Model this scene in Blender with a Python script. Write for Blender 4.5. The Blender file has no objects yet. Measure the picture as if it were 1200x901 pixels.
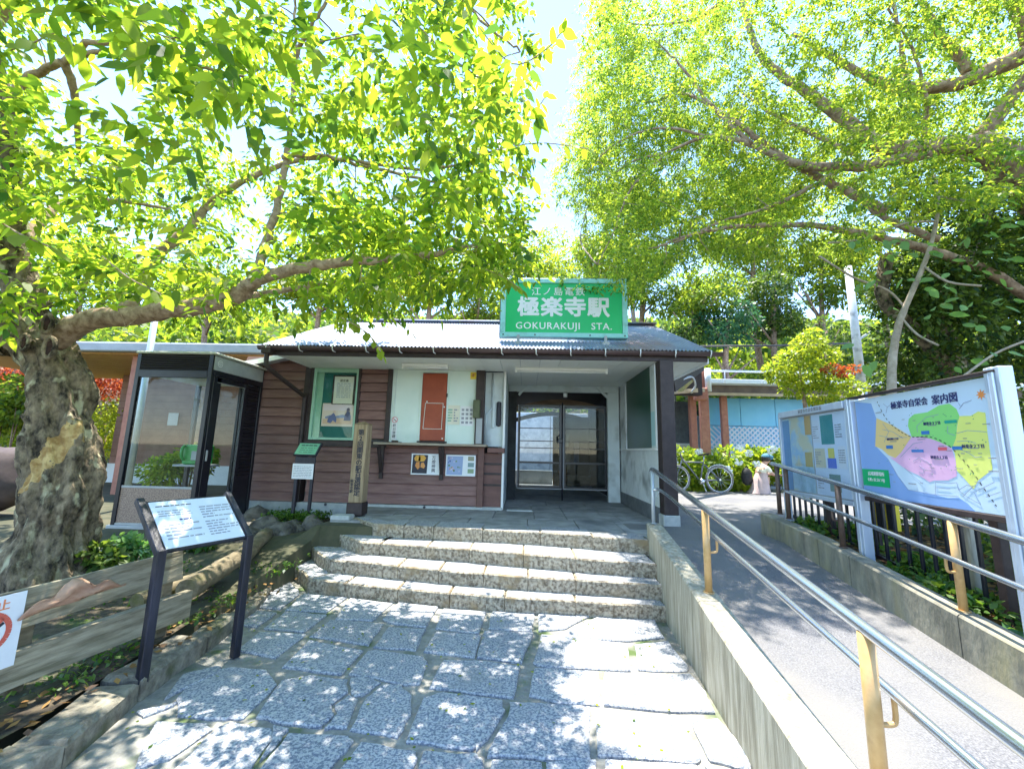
import bpy, bmesh, math, random
import numpy as np
from mathutils import Vector, Matrix
R = math.radians
rnd = random.Random(7)
rng = np.random.default_rng(11)
S = bpy.context.scene
COL = S.collection
# ------------------------------------------------------------------ camera, world, sun, exposure
FPX = 490.0
PITCH, ROLL, YAW = R(9.0), R(1.33), R(2.0)
CAM = Vector((0, 0, 1.6))
_cy, _sy, _cp, _sp, _cr, _sr = (math.cos(YAW), math.sin(YAW), math.cos(PITCH), math.sin(PITCH), math.cos(ROLL), math.sin(ROLL))
_f0 = Vector((-_sy, _cy, 0)); _r0 = Vector((_cy, _sy, 0)); _u0 = Vector((0, 0, 1))
_F = _f0 * _cp + _u0 * _sp; _U = -_f0 * _sp + _u0 * _cp
_A = _r0 * _cr + _U * _sr; _B = -_r0 * _sr + _U * _cr
cd = bpy.data.cameras.new('camera'); cam = bpy.data.objects.new('camera', cd); COL.objects.link(cam)
cam.matrix_world = Matrix(((_A.x, _B.x, -_F.x, CAM.x), (_A.y, _B.y, -_F.y, CAM.y), (_A.z, _B.z, -_F.z, CAM.z), (0, 0, 0, 1)))
cd.sensor_fit = 'HORIZONTAL'; cd.sensor_width = 36; cd.lens = 36 * FPX / 1200; cd.clip_start = 0.05; cd.clip_end = 2000
S.camera = cam
SUN_EL, SUN_AZ = R(77), math.atan2(-0.24, 0.97)      # azimuth measured from +Y towards +X
w = bpy.data.worlds.new('World'); S.world = w; w.use_nodes = True
nt = w.node_tree; bg = nt.nodes['Background']
sky = nt.nodes.new('ShaderNodeTexSky'); sky.sky_type = 'NISHITA'; sky.sun_disc = False
sky.sun_elevation = SUN_EL; sky.sun_rotation = SUN_AZ; sky.air_density = 1.0; sky.dust_density = 0.05; sky.ozone_density = 4.0
nt.links.new(sky.outputs[0], bg.inputs[0]); bg.inputs[1].default_value = 0.135
sl = bpy.data.lights.new('sun', 'SUN'); sl.energy = 2.9; sl.angle = R(0.53); sl.color = (1, 0.955, 0.88)
so = bpy.data.objects.new('sun', sl); COL.objects.link(so)
dv = Vector((math.sin(SUN_AZ) * math.cos(SUN_EL), math.cos(SUN_AZ) * math.cos(SUN_EL), math.sin(SUN_EL)))
so.rotation_euler = dv.to_track_quat('Z', 'Y').to_euler(); so.location = (0, 0, 30)
S.view_settings.view_transform = 'Standard'; S.view_settings.look = 'None'; S.view_settings.gamma = 1
S.view_settings.use_curve_mapping = False; S.view_settings.exposure = 2.35
S.render.engine = 'CYCLES'
S.cycles.max_bounces = 10; S.cycles.diffuse_bounces = 6; S.cycles.transmission_bounces = 6; S.cycles.transparent_max_bounces = 12
S.cycles.glossy_bounces = 3; S.cycles.caustics_reflective = False; S.cycles.caustics_refractive = False
S.cycles.use_denoising = True

# ------------------------------------------------------------------ helpers
def at(u, v, y):                                   # photo point carried to the vertical plane at depth y (metres)
    d = _A * ((u - 600) / FPX) - _B * ((v - 450.5) / FPX) + _F
    return CAM + d * (y / d.y)
def atz(u, v, z):                                  # ... to the level z
    d = _A * ((u - 600) / FPX) - _B * ((v - 450.5) / FPX) + _F
    return CAM + d * ((z - CAM.z) / d.z)
def tag(o, label=None, cat=None, group=None, kind=None):
    if label: o['label'] = label
    if cat: o['category'] = cat
    if group: o['group'] = group
    if kind: o['kind'] = kind
    return o
def thing(name, loc, label, cat, group=None):
    o = bpy.data.objects.new(name, None); COL.objects.link(o); o.location = loc; o.empty_display_size = 0.1
    return tag(o, label, cat, group)
def rootloc(p):
    v = Vector((0, 0, 0))
    while p is not None:
        v += Vector(p.location); p = p.parent
    return v
class MB:
    def __init__(s): s.v = []; s.f = []; s.sm = []
    def add(s, vs, fs, smooth=False):
        n = len(s.v); s.v += [tuple(v) for v in vs]
        for f in fs: s.f.append(tuple(i + n for i in f)); s.sm.append(smooth)
        return s
    def box(s, x0, x1, y0, y1, z0, z1, b=0.0):
        if x0 > x1: x0, x1 = x1, x0
        if y0 > y1: y0, y1 = y1, y0
        if z0 > z1: z0, z1 = z1, z0
        return s.obox(((x0 + x1) / 2, (y0 + y1) / 2, (z0 + z1) / 2), (1, 0, 0), (0, 1, 0), (0, 0, 1), (x1 - x0) / 2, (y1 - y0) / 2, (z1 - z0) / 2, b)
    def obox(s, c, ax, ay, az, hx, hy, hz, b=0.0):
        c = Vector(c); ax = Vector(ax).normalized(); ay = Vector(ay).normalized(); az = Vector(az).normalized()
        if b <= 0:
            vs = [c + ax * hx * i + ay * hy * j + az * hz * k for k in (-1, 1) for j in (-1, 1) for i in (-1, 1)]
            fs = [(0, 2, 3, 1), (4, 5, 7, 6), (0, 1, 5, 4), (2, 6, 7, 3), (0, 4, 6, 2), (1, 3, 7, 5)]
            return s.add(vs, fs)
        b = min(b, hx * .9, hy * .9, hz * .9)
        bm = bmesh.new(); bmesh.ops.create_cube(bm, size=1)
        for v in bm.verts: v.co = Vector((v.co.x * 2 * hx, v.co.y * 2 * hy, v.co.z * 2 * hz))
        bmesh.ops.bevel(bm, geom=list(bm.edges), offset=b, segments=1, affect='EDGES', profile=.5)
        bm.verts.ensure_lookup_table(); bm.verts.index_update()
        vs = [c + ax * v.co.x + ay * v.co.y + az * v.co.z for v in bm.verts]; fs = [[v.index for v in f.verts] for f in bm.faces]
        bm.free(); return s.add(vs, fs)
    def bar(s, p, q, wx, wy, b=0.0, up=(0, 0, 1)):
        p = Vector(p); q = Vector(q); d = (q - p); L = d.length; d.normalize(); up = Vector(up)
        if abs(d.dot(up)) > .98: up = Vector((0, 1, 0))
        x = d.cross(up).normalized(); y = x.cross(d)
        return s.obox((p + q) / 2, x, d, y, wx / 2, L / 2, wy / 2, b)
    def tube(s, pts, r, n=10, cap=True, smooth=True, jit=0.0):
        pts = [Vector(p) for p in pts]; rs = r if isinstance(r, (list, tuple)) else [r] * len(pts)
        vs = []; fs = []; x = None
        for i, p in enumerate(pts):
            d = (pts[min(i + 1, len(pts) - 1)] - pts[max(i - 1, 0)])
            d = d.normalized() if d.length > 1e-9 else Vector((0, 0, 1))
            if x is None: x = d.orthogonal().normalized()
            else:
                x = (x - d * x.dot(d)); x = x.normalized() if x.length > 1e-6 else d.orthogonal().normalized()
            y = d.cross(x)
            for k in range(n):
                a = 2 * math.pi * k / n; rr = rs[i] * (1 + (rnd.uniform(-jit, jit) if jit else 0))
                vs.append(p + x * math.cos(a) * rr + y * math.sin(a) * rr)
        for i in range(len(pts) - 1):
            for k in range(n): fs.append((i * n + k, i * n + (k + 1) % n, (i + 1) * n + (k + 1) % n, (i + 1) * n + k))
        s.add(vs, fs, smooth)
        if cap:
            m = len(s.v) - len(vs)
            s.f.append(tuple(m + k for k in range(n))[::-1]); s.sm.append(False)
            s.f.append(tuple(m + (len(pts) - 1) * n + k for k in range(n))); s.sm.append(False)
        return s
    def prism(s, poly, z0, z1, ch=0.0, ztop=None):    # poly in XY ccw or cw; chamfered top
        a = sum(poly[i][0] * poly[(i + 1) % len(poly)][1] - poly[(i + 1) % len(poly)][0] * poly[i][1] for i in range(len(poly)))
        if a < 0: poly = poly[::-1]
        n = len(poly); cx = sum(p[0] for p in poly) / n; cy = sum(p[1] for p in poly) / n
        zt = ztop or (lambda x, y: z1)
        vs = [(p[0], p[1], z0) for p in poly] + [(p[0], p[1], zt(p[0], p[1]) - ch) for p in poly]
        fs = [tuple(range(n))[::-1]]
        for i in range(n): fs.append((i, (i + 1) % n, n + (i + 1) % n, n + i))
        if ch > 0:
            for p in poly:
                dx, dy = cx - p[0], cy - p[1]; L = math.hypot(dx, dy) + 1e-9
                k = min(ch * 1.4 / L, .3); vs.append((p[0] + dx * k, p[1] + dy * k, zt(p[0], p[1])))
            for i in range(n): fs.append((n + i, n + (i + 1) % n, 2 * n + (i + 1) % n, 2 * n + i))
            fs.append(tuple(range(2 * n, 3 * n)))
        else: fs.append(tuple(range(n, 2 * n)))
        return s.add(vs, fs)
    def build(s, name, m, parent=None, kind=None, label=None):
        me = bpy.data.meshes.new(name); off = rootloc(parent)
        me.from_pydata([(v[0] - off.x, v[1] - off.y, v[2] - off.z) for v in s.v], [], s.f)
        me.polygons.foreach_set('use_smooth', s.sm); me.update()
        if m is not None: me.materials.append(m)
        o = bpy.data.objects.new(name, me); COL.objects.link(o); o.parent = parent
        if kind: o['kind'] = kind
        if label: o['label'] = label
        return o
def mb(): return MB()
def copytree(o, parent=None):
    c = o.copy(); COL.objects.link(c); c.parent = parent
    for ch in list(o.children): copytree(ch, c)
    return c
def jitpoly(P, sub=2, amp=0.01):
    out = []
    n = len(P)
    for i in range(n):
        a, b = P[i], P[(i + 1) % n]
        for k in range(sub):
            t = k / sub
            j = amp if k else amp * .4
            out.append((a[0] + (b[0] - a[0]) * t + rnd.uniform(-j, j), a[1] + (b[1] - a[1]) * t + rnd.uniform(-j, j)))
    return out

# ------------------------------------------------------------------ materials
def newmat(name):
    m = bpy.data.materials.new(name); m.use_nodes = True
    return m, m.node_tree, m.node_tree.nodes['Principled BSDF']
def M(name, c1, c2=None, scale=8, rough=.7, bump=.2, bscale=None, metal=0, stretch=(1, 1, 1), lo=.35, hi=.65, detail=6,
      c3=None, s3=3, lo3=.55, hi3=.7, world=True, bdist=.01, spec=.5, island=0.0, coat=0):
    m, t, p = newmat(name); N = t.nodes; L = t.links
    c2 = c2 or tuple(min(1, x * 1.25) for x in c1)
    tc = N.new('ShaderNodeTexCoord')
    src = tc.outputs['Object']
    if world:
        g = N.new('ShaderNodeNewGeometry'); src = g.outputs['Position']
    mp = N.new('ShaderNodeMapping'); mp.inputs['Scale'].default_value = stretch; L.new(src, mp.inputs['Vector'])
    n1 = N.new('ShaderNodeTexNoise'); n1.inputs['Scale'].default_value = scale; n1.inputs['Detail'].default_value = detail
    n1.inputs['Roughness'].default_value = .65
    L.new(mp.outputs[0], n1.inputs['Vector'])
    r = N.new('ShaderNodeValToRGB'); r.color_ramp.elements[0].position = lo; r.color_ramp.elements[1].position = hi
    r.color_ramp.elements[0].color = (*c1, 1); r.color_ramp.elements[1].color = (*c2, 1); L.new(n1.outputs['Fac'], r.inputs[0])
    out = r.outputs[0]
    if c3 is not None:
        n3 = N.new('ShaderNodeTexNoise'); n3.inputs['Scale'].default_value = s3; n3.inputs['Detail'].default_value = 5
        L.new(mp.outputs[0], n3.inputs['Vector'])
        r3 = N.new('ShaderNodeMapRange'); r3.inputs['From Min'].default_value = lo3; r3.inputs['From Max'].default_value = hi3
        L.new(n3.outputs['Fac'], r3.inputs[0])
        mx = N.new('ShaderNodeMix'); mx.data_type = 'RGBA'; L.new(r3.outputs[0], mx.inputs[0]); L.new(out, mx.inputs[6])
        mx.inputs[7].default_value = (*c3, 1); out = mx.outputs[2]
    if island:
        oi = N.new('ShaderNodeObjectInfo'); mr = N.new('ShaderNodeMapRange'); mr.inputs['To Min'].default_value = 1 - island; mr.inputs['To Max'].default_value = 1 + island
        L.new(oi.outputs['Random'], mr.inputs[0]); hs = N.new('ShaderNodeHueSaturation'); L.new(mr.outputs[0], hs.inputs['Value']); L.new(out, hs.inputs['Color']); out = hs.outputs[0]
    L.new(out, p.inputs['Base Color']); p.inputs['Roughness'].default_value = rough; p.inputs['Metallic'].default_value = metal
    p.inputs['Specular IOR Level'].default_value = spec; p.inputs['Coat Weight'].default_value = coat
    if bump:
        nb = N.new('ShaderNodeTexNoise'); nb.inputs['Scale'].default_value = bscale or scale * 3; nb.inputs['Detail'].default_value = 5
        L.new(mp.outputs[0], nb.inputs['Vector'])
        b = N.new('ShaderNodeBump'); b.inputs['Strength'].default_value = bump; b.inputs['Distance'].default_value = bdist
        L.new(nb.outputs['Fac'], b.inputs['Height']); L.new(b.outputs[0], p.inputs['Normal'])
    return m
def emis(name, c, st):
    m, t, p = newmat(name); p.inputs['Base Color'].default_value = (*c, 1); p.inputs['Emission Color'].default_value = (*c, 1); p.inputs['Emission Strength'].default_value = st
    return m
def leafmat(name, c_a, c_b, tr_a, tr_b, fac=.5, rough=.45):
    m, t, p = newmat(name); N = t.nodes; L = t.links
    g = N.new('ShaderNodeNewGeometry')
    r = N.new('ShaderNodeValToRGB'); r.color_ramp.elements[0].color = (*c_a, 1); r.color_ramp.elements[1].color = (*c_b, 1); L.new(g.outputs['Random Per Island'], r.inputs[0])
    r2 = N.new('ShaderNodeValToRGB'); r2.color_ramp.elements[0].color = (*tr_a, 1); r2.color_ramp.elements[1].color = (*tr_b, 1); L.new(g.outputs['Random Per Island'], r2.inputs[0])
    for rr_, ca_ in ((r, c_a), (r2, tr_a)):
        rr_.color_ramp.elements[0].position = 0; rr_.color_ramp.elements[0].color = (ca_[0] * .35, ca_[1] * .5, ca_[2] * 1.3, 1)
        e_ = rr_.color_ramp.elements.new(.22); e_.color = (*ca_, 1)
    L.new(r.outputs[0], p.inputs['Base Color']); p.inputs['Roughness'].default_value = rough; p.inputs['Specular IOR Level'].default_value = .35
    tb = N.new('ShaderNodeBsdfTranslucent'); L.new(r2.outputs[0], tb.inputs['Color'])
    mx = N.new('ShaderNodeMixShader'); mx.inputs[0].default_value = fac
    L.new(p.outputs[0], mx.inputs[1]); L.new(tb.outputs[0], mx.inputs[2]); L.new(mx.outputs[0], N['Material Output'].inputs['Surface'])
    return m
def glassmat(name, tint=(.95, .97, .97), refl=.1):
    m, t, p = newmat(name); N = t.nodes; L = t.links
    tr = N.new('ShaderNodeBsdfTransparent'); tr.inputs[0].default_value = (*tint, 1)
    gl = N.new('ShaderNodeBsdfGlossy'); gl.inputs['Roughness'].default_value = .02
    lw = N.new('ShaderNodeLayerWeight'); lw.inputs[0].default_value = .5
    pw_ = N.new('ShaderNodeMath'); pw_.operation = 'POWER'; pw_.inputs[1].default_value = 4.5; L.new(lw.outputs['Facing'], pw_.inputs[0])
    ma = N.new('ShaderNodeMath'); ma.operation = 'MULTIPLY_ADD'; ma.inputs[1].default_value = .3; ma.inputs[2].default_value = refl * .18; L.new(pw_.outputs[0], ma.inputs[0])
    mx = N.new('ShaderNodeMixShader'); L.new(ma.outputs[0], mx.inputs[0]); L.new(tr.outputs[0], mx.inputs[1]); L.new(gl.outputs[0], mx.inputs[2])
    L.new(mx.outputs[0], N['Material Output'].inputs['Surface'])
    return m

granite = M('granite', (.16, .18, .22), (.46, .455, .44), scale=70, lo=.42, hi=.57, rough=.75, bump=.5, bscale=45, detail=3, c3=(.27, .27, .26), s3=2.2, lo3=.56, hi3=.78, bdist=.006, island=.07)
granite_edge = M('step_front_granite', (.13, .1, .065), (.44, .38, .28), scale=30, lo=.38, hi=.6, rough=.85, bump=.9, bscale=22, detail=5, c3=(.27, .2, .11), s3=4.5, lo3=.55, hi3=.7, bdist=.02, island=.07)  # browner, darker granite for the fronts and edges of the step blocks
mortar = M('mortar', (.2, .19, .16), (.33, .315, .27), scale=14, rough=.95, bump=.6, c3=(.07, .11, .03), s3=3.5, lo3=.55, hi3=.66)
slabm = M('platform_concrete', (.22, .22, .21), (.36, .355, .34), scale=5, rough=.85, bump=.35, bscale=60, c3=(.15, .155, .155), s3=1.7, lo3=.5, hi3=.72, island=.09)
asphalt = M('asphalt', (.07, .07, .076), (.24, .235, .235), scale=110, lo=.3, hi=.7, rough=.9, bump=.6, bscale=120, detail=3, c3=(.2, .19, .175), s3=1.3, lo3=.4, hi3=.62)
concrete = M('wall_concrete', (.24, .215, .15), (.5, .46, .36), scale=9, stretch=(2.6, 2.6, .25), rough=.9, bump=.5, bscale=45, c3=(.16, .14, .09), s3=5, lo3=.55, hi3=.78)
curbm = M('curb_concrete', (.16, .15, .115), (.34, .31, .235), scale=7, stretch=(1, 1, .4), rough=.95, bump=.6, bscale=40, c3=(.33, .29, .16), s3=4, lo3=.55, hi3=.75)
basec = M('foundation_concrete', (.36, .38, .37), (.52, .53, .5), scale=6, rough=.9, bump=.3, bscale=40)
soil = M('soil', (.035, .026, .018), (.11, .085, .05), scale=18, rough=1, bump=1, bscale=30, c3=(.05, .075, .02), s3=3, lo3=.5, hi3=.62)
earth = M('earth', (.045, .05, .025), (.1, .09, .05), scale=3, rough=1, bump=.4)
kerbm = M('mossy_kerb_stone', (.13, .115, .085), (.3, .27, .2), scale=14, rough=.95, bump=.9, bscale=25, c3=(.09, .1, .035), s3=3, bdist=.02)
siding = M('brown_painted_siding', (.18, .092, .08), (.26, .145, .125), scale=6, stretch=(.5, 1, 4), rough=.75, bump=.3, bscale=30, c3=(.27, .18, .155), s3=2.5, lo3=.58, hi3=.85, island=.14)
darkwood = M('dark_brown_paint', (.03, .018, .017), (.05, .032, .03), scale=10, rough=.6, bump=.2)
fasciam = M('brown_gutter_metal', (.075, .042, .04), (.1, .06, .055), scale=5, rough=.45, bump=.05)
mint = M('mint_painted_board', (.66, .78, .71), (.73, .83, .77), scale=2.5, rough=.6, bump=.05, c3=(.5, .64, .6), s3=1.3)
palewall = M('pale_blue_grey_paint', (.56, .63, .64), (.66, .72, .72), scale=3, rough=.65, bump=.1, c3=(.34, .38, .37), s3=3, lo3=.52, hi3=.75)
greywall = M('worn_grey_wall', (.64, .68, .7), (.75, .78, .79), scale=4, rough=.8, bump=.15, c3=(.28, .3, .3), s3=2.4, lo3=.5, hi3=.75)
soffitm = M('cream_soffit_board', (.8, .82, .74), (.86, .87, .8), scale=3, rough=.6, bump=.05, island=.03)
redm = M('rust_red_shutter', (.3, .05, .018), (.37, .07, .027), scale=4, rough=.5, bump=.05)
roofm = M('galvanised_corrugated_iron', (.21, .25, .35), (.33, .37, .47), scale=3, rough=.55, metal=.15, bump=.05, c3=(.34, .21, .2), s3=1.1, lo3=.52, hi3=.72, stretch=(1, .35, 1))
white = M('white_paint', (.75, .76, .75), (.82, .82, .8), scale=5, rough=.45, bump=0)
paper = M('white_paper', (.76, .77, .78), (.82, .83, .84), scale=5, rough=.55, bump=0)
cream = M('cream_paper', (.72, .69, .55), (.78, .75, .62), scale=5, rough=.6, bump=0)
ink = M('black_print', (.02, .02, .03), (.035, .035, .05), scale=5, rough=.6, bump=0)
greyink = M('grey_print', (.25, .26, .3), (.33, .34, .37), scale=5, rough=.6, bump=0)
blackm = M('black_metal', (.006, .007, .014), (.014, .015, .024), scale=12, rough=.32, bump=.05)
blackwood = M('black_stained_timber', (.006, .007, .012), (.028, .028, .045), scale=14, stretch=(1, 1, .15), rough=.4, bump=.3)
greysteel = M('grey_painted_steel', (.34, .35, .36), (.42, .43, .44), scale=5, rough=.5, bump=.03)
steel = M('stainless_rail', (.52, .55, .6), (.62, .65, .7), scale=20, rough=.24, metal=.92, bump=.03, stretch=(1, .1, 1))
tanpost = M('tan_painted_post', (.48, .29, .11), (.58, .37, .16), scale=14, rough=.35, bump=.05, c3=(.36, .2, .08), s3=9, lo3=.6, hi3=.72)
shadedpost = M('shaded_brown_post', (.09, .06, .045), (.16, .1, .075), scale=14, rough=.5, bump=.1)  # dark version of the post paint: shade on the far posts put into the colour
signgreen = M('sign_green', (.0, .46, .12), (.0, .5, .13), scale=2, rough=.35, bump=0)
signframe = M('pale_turquoise_frame', (.24, .6, .56), (.34, .68, .64), scale=4, rough=.4, bump=.05, c3=(.2, .42, .38), s3=6, lo3=.6, hi3=.75)
boardgreen = M('notice_board_green', (.0, .11, .09), (.005, .14, .12), scale=4, rough=.55, bump=.05)
darkgreen = M('dark_green_board', (.004, .05, .026), (.008, .065, .034), scale=3, rough=.3, bump=.03, spec=.3)
glass = glassmat('clear_glass', (.93, .96, .96), .12)
dirtyglass = glassmat('dusty_glass', (.7, .76, .78), .2)
alu = M('brushed_aluminium', (.5, .52, .58), (.6, .62, .68), scale=10, rough=.35, metal=.5, bump=.03, stretch=(1, 1, .1))
plankm = M('weathered_plank', (.15, .125, .075), (.4, .35, .24), scale=16, stretch=(1, .12, 1.6), rough=.9, bump=.7, bscale=26, c3=(.11, .105, .05), s3=5, lo3=.55, hi3=.7)
logm = M('mossy_log', (.1, .08, .045), (.25, .2, .12), scale=14, stretch=(1, .3, 1), rough=1, bump=.8, c3=(.12, .12, .03), s3=4)
postwood = M('carved_post_wood', (.2, .135, .07), (.42, .31, .19), scale=18, stretch=(1, 1, .06), rough=.75, bump=.3, bscale=40)
rockm = M('garden_rock', (.035, .03, .026), (.17, .15, .12), scale=7, rough=.95, bump=1, bscale=14, c3=(.28, .26, .22), s3=5, lo3=.6, hi3=.7, bdist=.03)
brownlam = M('brown_wood_panel', (.16, .07, .032), (.22, .1, .045), scale=6, rough=.5, bump=.05)
brownpaint = M('brown_counter_panel', (.13, .06, .048), (.19, .09, .072), scale=5, stretch=(.6, 1, 2), rough=.65, bump=.15)
shelfm = M('worn_counter_top', (.3, .24, .18), (.42, .35, .27), scale=10, stretch=(.3, 1, 1), rough=.6, bump=.1)
tubewhite = M('lamp_housing_white', (.78, .78, .74), (.84, .84, .8), scale=5, rough=.3, bump=0)
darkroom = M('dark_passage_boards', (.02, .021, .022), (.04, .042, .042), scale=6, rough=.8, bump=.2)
archwood = M('arched_beam_wood', (.16, .1, .065), (.28, .19, .13), scale=6, stretch=(.4, 1, 2), rough=.7, bump=.3)
farwall = M('mottled_retaining_wall', (.55, .6, .66), (.8, .82, .85), scale=4, rough=.9, bump=.4, c3=(.42, .46, .52), s3=2.6, lo3=.58)
darkwallm = M('slate_grey_wall', (.1, .11, .12), (.17, .18, .19), scale=5, rough=.8, bump=.2)
bluesheet = M('light_blue_boarding', (.16, .5, .78), (.22, .58, .84), scale=1.5, rough=.5, bump=.03)
lattwhite = M('lattice_white', (.62, .64, .78), (.7, .72, .85), scale=5, rough=.5, bump=0)
redpost = M('red_oxide_post', (.36, .13, .085), (.46, .19, .12), scale=8, rough=.6, bump=.1)
canopyroof = M('pale_roof_sheet', (.5, .52, .56), (.6, .62, .66), scale=3, rough=.5, bump=.05)
canopyunder = M('brown_canopy_beam', (.1, .065, .045), (.16, .105, .07), scale=5, rough=.7, bump=.1)
tanbeam = M('tan_beam', (.42, .3, .17), (.52, .38, .23), scale=5, rough=.6, bump=.05)
orangesoffit = M('cedar_soffit', (.7, .36, .12), (.82, .48, .19), scale=5, stretch=(.15, 2, 1), rough=.5, bump=.1)
tilebrown = M('brown_wall_tile', (.27, .13, .09), (.35, .18, .125), scale=4, rough=.6, bump=.1, island=.06)
barkm_l = M('cherry_bark', (.026, .019, .012), (.33, .25, .155), scale=13, stretch=(1, 1, .55), lo=.36, hi=.66, rough=1, bump=1, bscale=17, detail=8, c3=(.46, .41, .26), s3=8, lo3=.58, hi3=.66, bdist=.05)  # pale patches: mottled bark plus sunlit spots painted into the colour
barewood = M('bare_heartwood', (.36, .22, .08), (.5, .33, .13), scale=12, stretch=(1, 1, .3), rough=.8, bump=.5, bscale=25)
limbm = M('limb_bark', (.2, .12, .065), (.5, .36, .24), scale=16, rough=.9, bump=.6, bscale=30, detail=6)
barkm_r = M('smooth_branch_bark', (.17, .1, .065), (.48, .34, .25), scale=12, rough=.9, bump=.5, bscale=30)
palebark = M('pale_vine_stem', (.3, .24, .17), (.46, .38, .29), scale=14, rough=.85, bump=.4)
polem = M('grey_concrete_pole', (.5, .5, .48), (.66, .66, .64), scale=5, rough=.8, bump=.2, c3=(.3, .3, .29), s3=5, lo3=.55, hi3=.7)
wirem = M('wire_black', (.02, .02, .03), (.03, .03, .04), rough=.5, bump=0)
galv = M('galvanised_pipe', (.42, .47, .5), (.5, .55, .58), rough=.4, metal=.4, bump=0)
skinm = M('skin', (.55, .32, .22), (.6, .36, .26), rough=.55, bump=0)
pinkcloth = M('pale_pink_cloth', (.52, .38, .36), (.62, .47, .44), scale=9, rough=.9, bump=.2)
capblue = M('cap_blue_cloth', (.07, .2, .3), (.1, .26, .36), rough=.8, bump=0)
hairm = M('black_hair', (.012, .01, .009), (.03, .024, .02), scale=60, rough=.4, bump=.3)
def flat(name, c, rough=.5): return M(name, c, tuple(min(1, x * 1.04) for x in c), scale=3, rough=rough, bump=0)

lf_left = leafmat('cherry_leaf', (.07, .13, .015), (.17, .22, .025), (.3, .5, .03), (.72, .82, .05), .62)
lf_right = leafmat('zelkova_leaf', (.07, .13, .018), (.17, .21, .028), (.32, .5, .04), (.74, .8, .06), .62)
lf_vine = leafmat('vine_leaf', (.08, .2, .07), (.2, .34, .12), (.2, .48, .07), (.42, .65, .12), .4)
lf_dark = leafmat('dark_leaf', (.04, .085, .018), (.12, .17, .03), (.12, .24, .03), (.34, .46, .04), .36)
lf_mid = leafmat('woodland_leaf', (.08, .14, .02), (.19, .24, .035), (.26, .42, .03), (.62, .7, .05), .5)
lf_teal = leafmat('blue_green_leaf', (.03, .1, .045), (.07, .16, .06), (.07, .25, .08), (.2, .42, .1), .35)
lf_yel = leafmat('yellow_green_leaf', (.14, .2, .02), (.3, .33, .03), (.5, .65, .03), (.85, .85, .05), .5)
lf_hedge = leafmat('hydrangea_leaf', (.16, .24, .015), (.34, .38, .03), (.35, .55, .03), (.7, .8, .05), .45)
lf_red = leafmat('red_maple_leaf', (.35, .05, .02), (.5, .12, .03), (.7, .1, .03), (.9, .3, .05), .45)
lf_grass = leafmat('ground_cover_leaf', (.035, .1, .015), (.12, .2, .03), (.1, .3, .02), (.35, .5, .04), .35)
lf_dry = leafmat('fallen_leaf', (.2, .1, .03), (.35, .2, .06), (.2, .1, .03), (.35, .2, .06), .1, .8)

# ------------------------------------------------------------------ leaf clouds
def unit(a): return a / (np.linalg.norm(a, axis=1, keepdims=True) + 1e-9)
def leaves(name, m, base, dirs, nrm, length, width, parent=None, shape=4, droop=.15, kind=None, label=None):
    base = np.asarray(base, np.float64); n = len(base)
    off = rootloc(parent); base = base - np.array([off.x, off.y, off.z])
    d = unit(np.asarray(dirs, float)); s = unit(np.cross(d, nrm)); up = np.cross(s, d)
    L = np.broadcast_to(np.asarray(length, float), (n,))[:, None]; W = np.broadcast_to(np.asarray(width, float), (n,))[:, None] * .5
    dz = np.array([0, 0, -1.0])
    if shape == 4:
        vs = np.stack([base, base + d * L * .45 + s * W, base + d * L + dz * L * droop, base + d * L * .45 - s * W], 1); k = 4
    else:
        vs = np.stack([base, base + d * L * .25 + s * W * .85 + up * W * .25, base + d * L * .6 + s * W * .8 + up * W * .2 + dz * L * droop * .35, base + d * L + dz * L * droop,
                       base + d * L * .6 - s * W * .8 + up * W * .2 + dz * L * droop * .35, base + d * L * .25 - s * W * .85 + up * W * .25], 1); k = 6
    me = bpy.data.meshes.new(name); nv = n * k
    me.vertices.add(nv); me.vertices.foreach_set('co', vs.reshape(-1).astype(np.float32))
    me.loops.add(nv); me.loops.foreach_set('vertex_index', np.arange(nv, dtype=np.int32))
    me.polygons.add(n); me.polygons.foreach_set('loop_start', np.arange(n, dtype=np.int32) * k)
    me.update(calc_edges=True); me.validate()
    me.materials.append(m)
    o = bpy.data.objects.new(name, me); COL.objects.link(o); o.parent = parent
    if kind: o['kind'] = kind
    if label: o['label'] = label
    return o
def spray_leaves(tw, per, rs):
    """tw: list of (p0,p1) twig ends; alternate leaves along each twig"""
    p0 = np.array([t[0] for t in tw]); p1 = np.array([t[1] for t in tw]); n = len(tw)
    t = (np.arange(per) + .6) / per
    P = p0[:, None] + (p1 - p0)[:, None] * t[None, :, None]
    d = unit(p1 - p0)[:, None].repeat(per, 1)
    side = unit(np.cross(d.reshape(-1, 3), np.array([0, 0, 1.0]) + rs.normal(0, .25, (n * per, 3)))).reshape(n, per, 3)
    sg = np.where(np.arange(per) % 2 == 0, 1, -1)[None, :, None]
    D = d * .55 + side * sg * .8 + rs.normal(0, .28, (n, per, 3)); D[..., 2] -= .28
    Nn = np.array([0, 0, 1.0]) + rs.normal(0, .45, (n * per, 3))
    return P.reshape(-1, 3), D.reshape(-1, 3), Nn
def blob_leaves(center, rad, n, rs, shell=.55):
    """leaf bases through an ellipsoid, denser near the surface, in clumps"""
    d = unit(rs.normal(0, 1, (n, 3))); r = shell + (1 - shell) * rs.random((n, 1)) ** .6
    P = d * r * np.array(rad) + np.array(center)
    D = unit(d + rs.normal(0, .6, (n, 3))); D[:, 2] -= .15
    Nn = d * .5 + np.array([0, 0, .8]) + rs.normal(0, .5, (n, 3))
    return P, D, Nn
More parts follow.
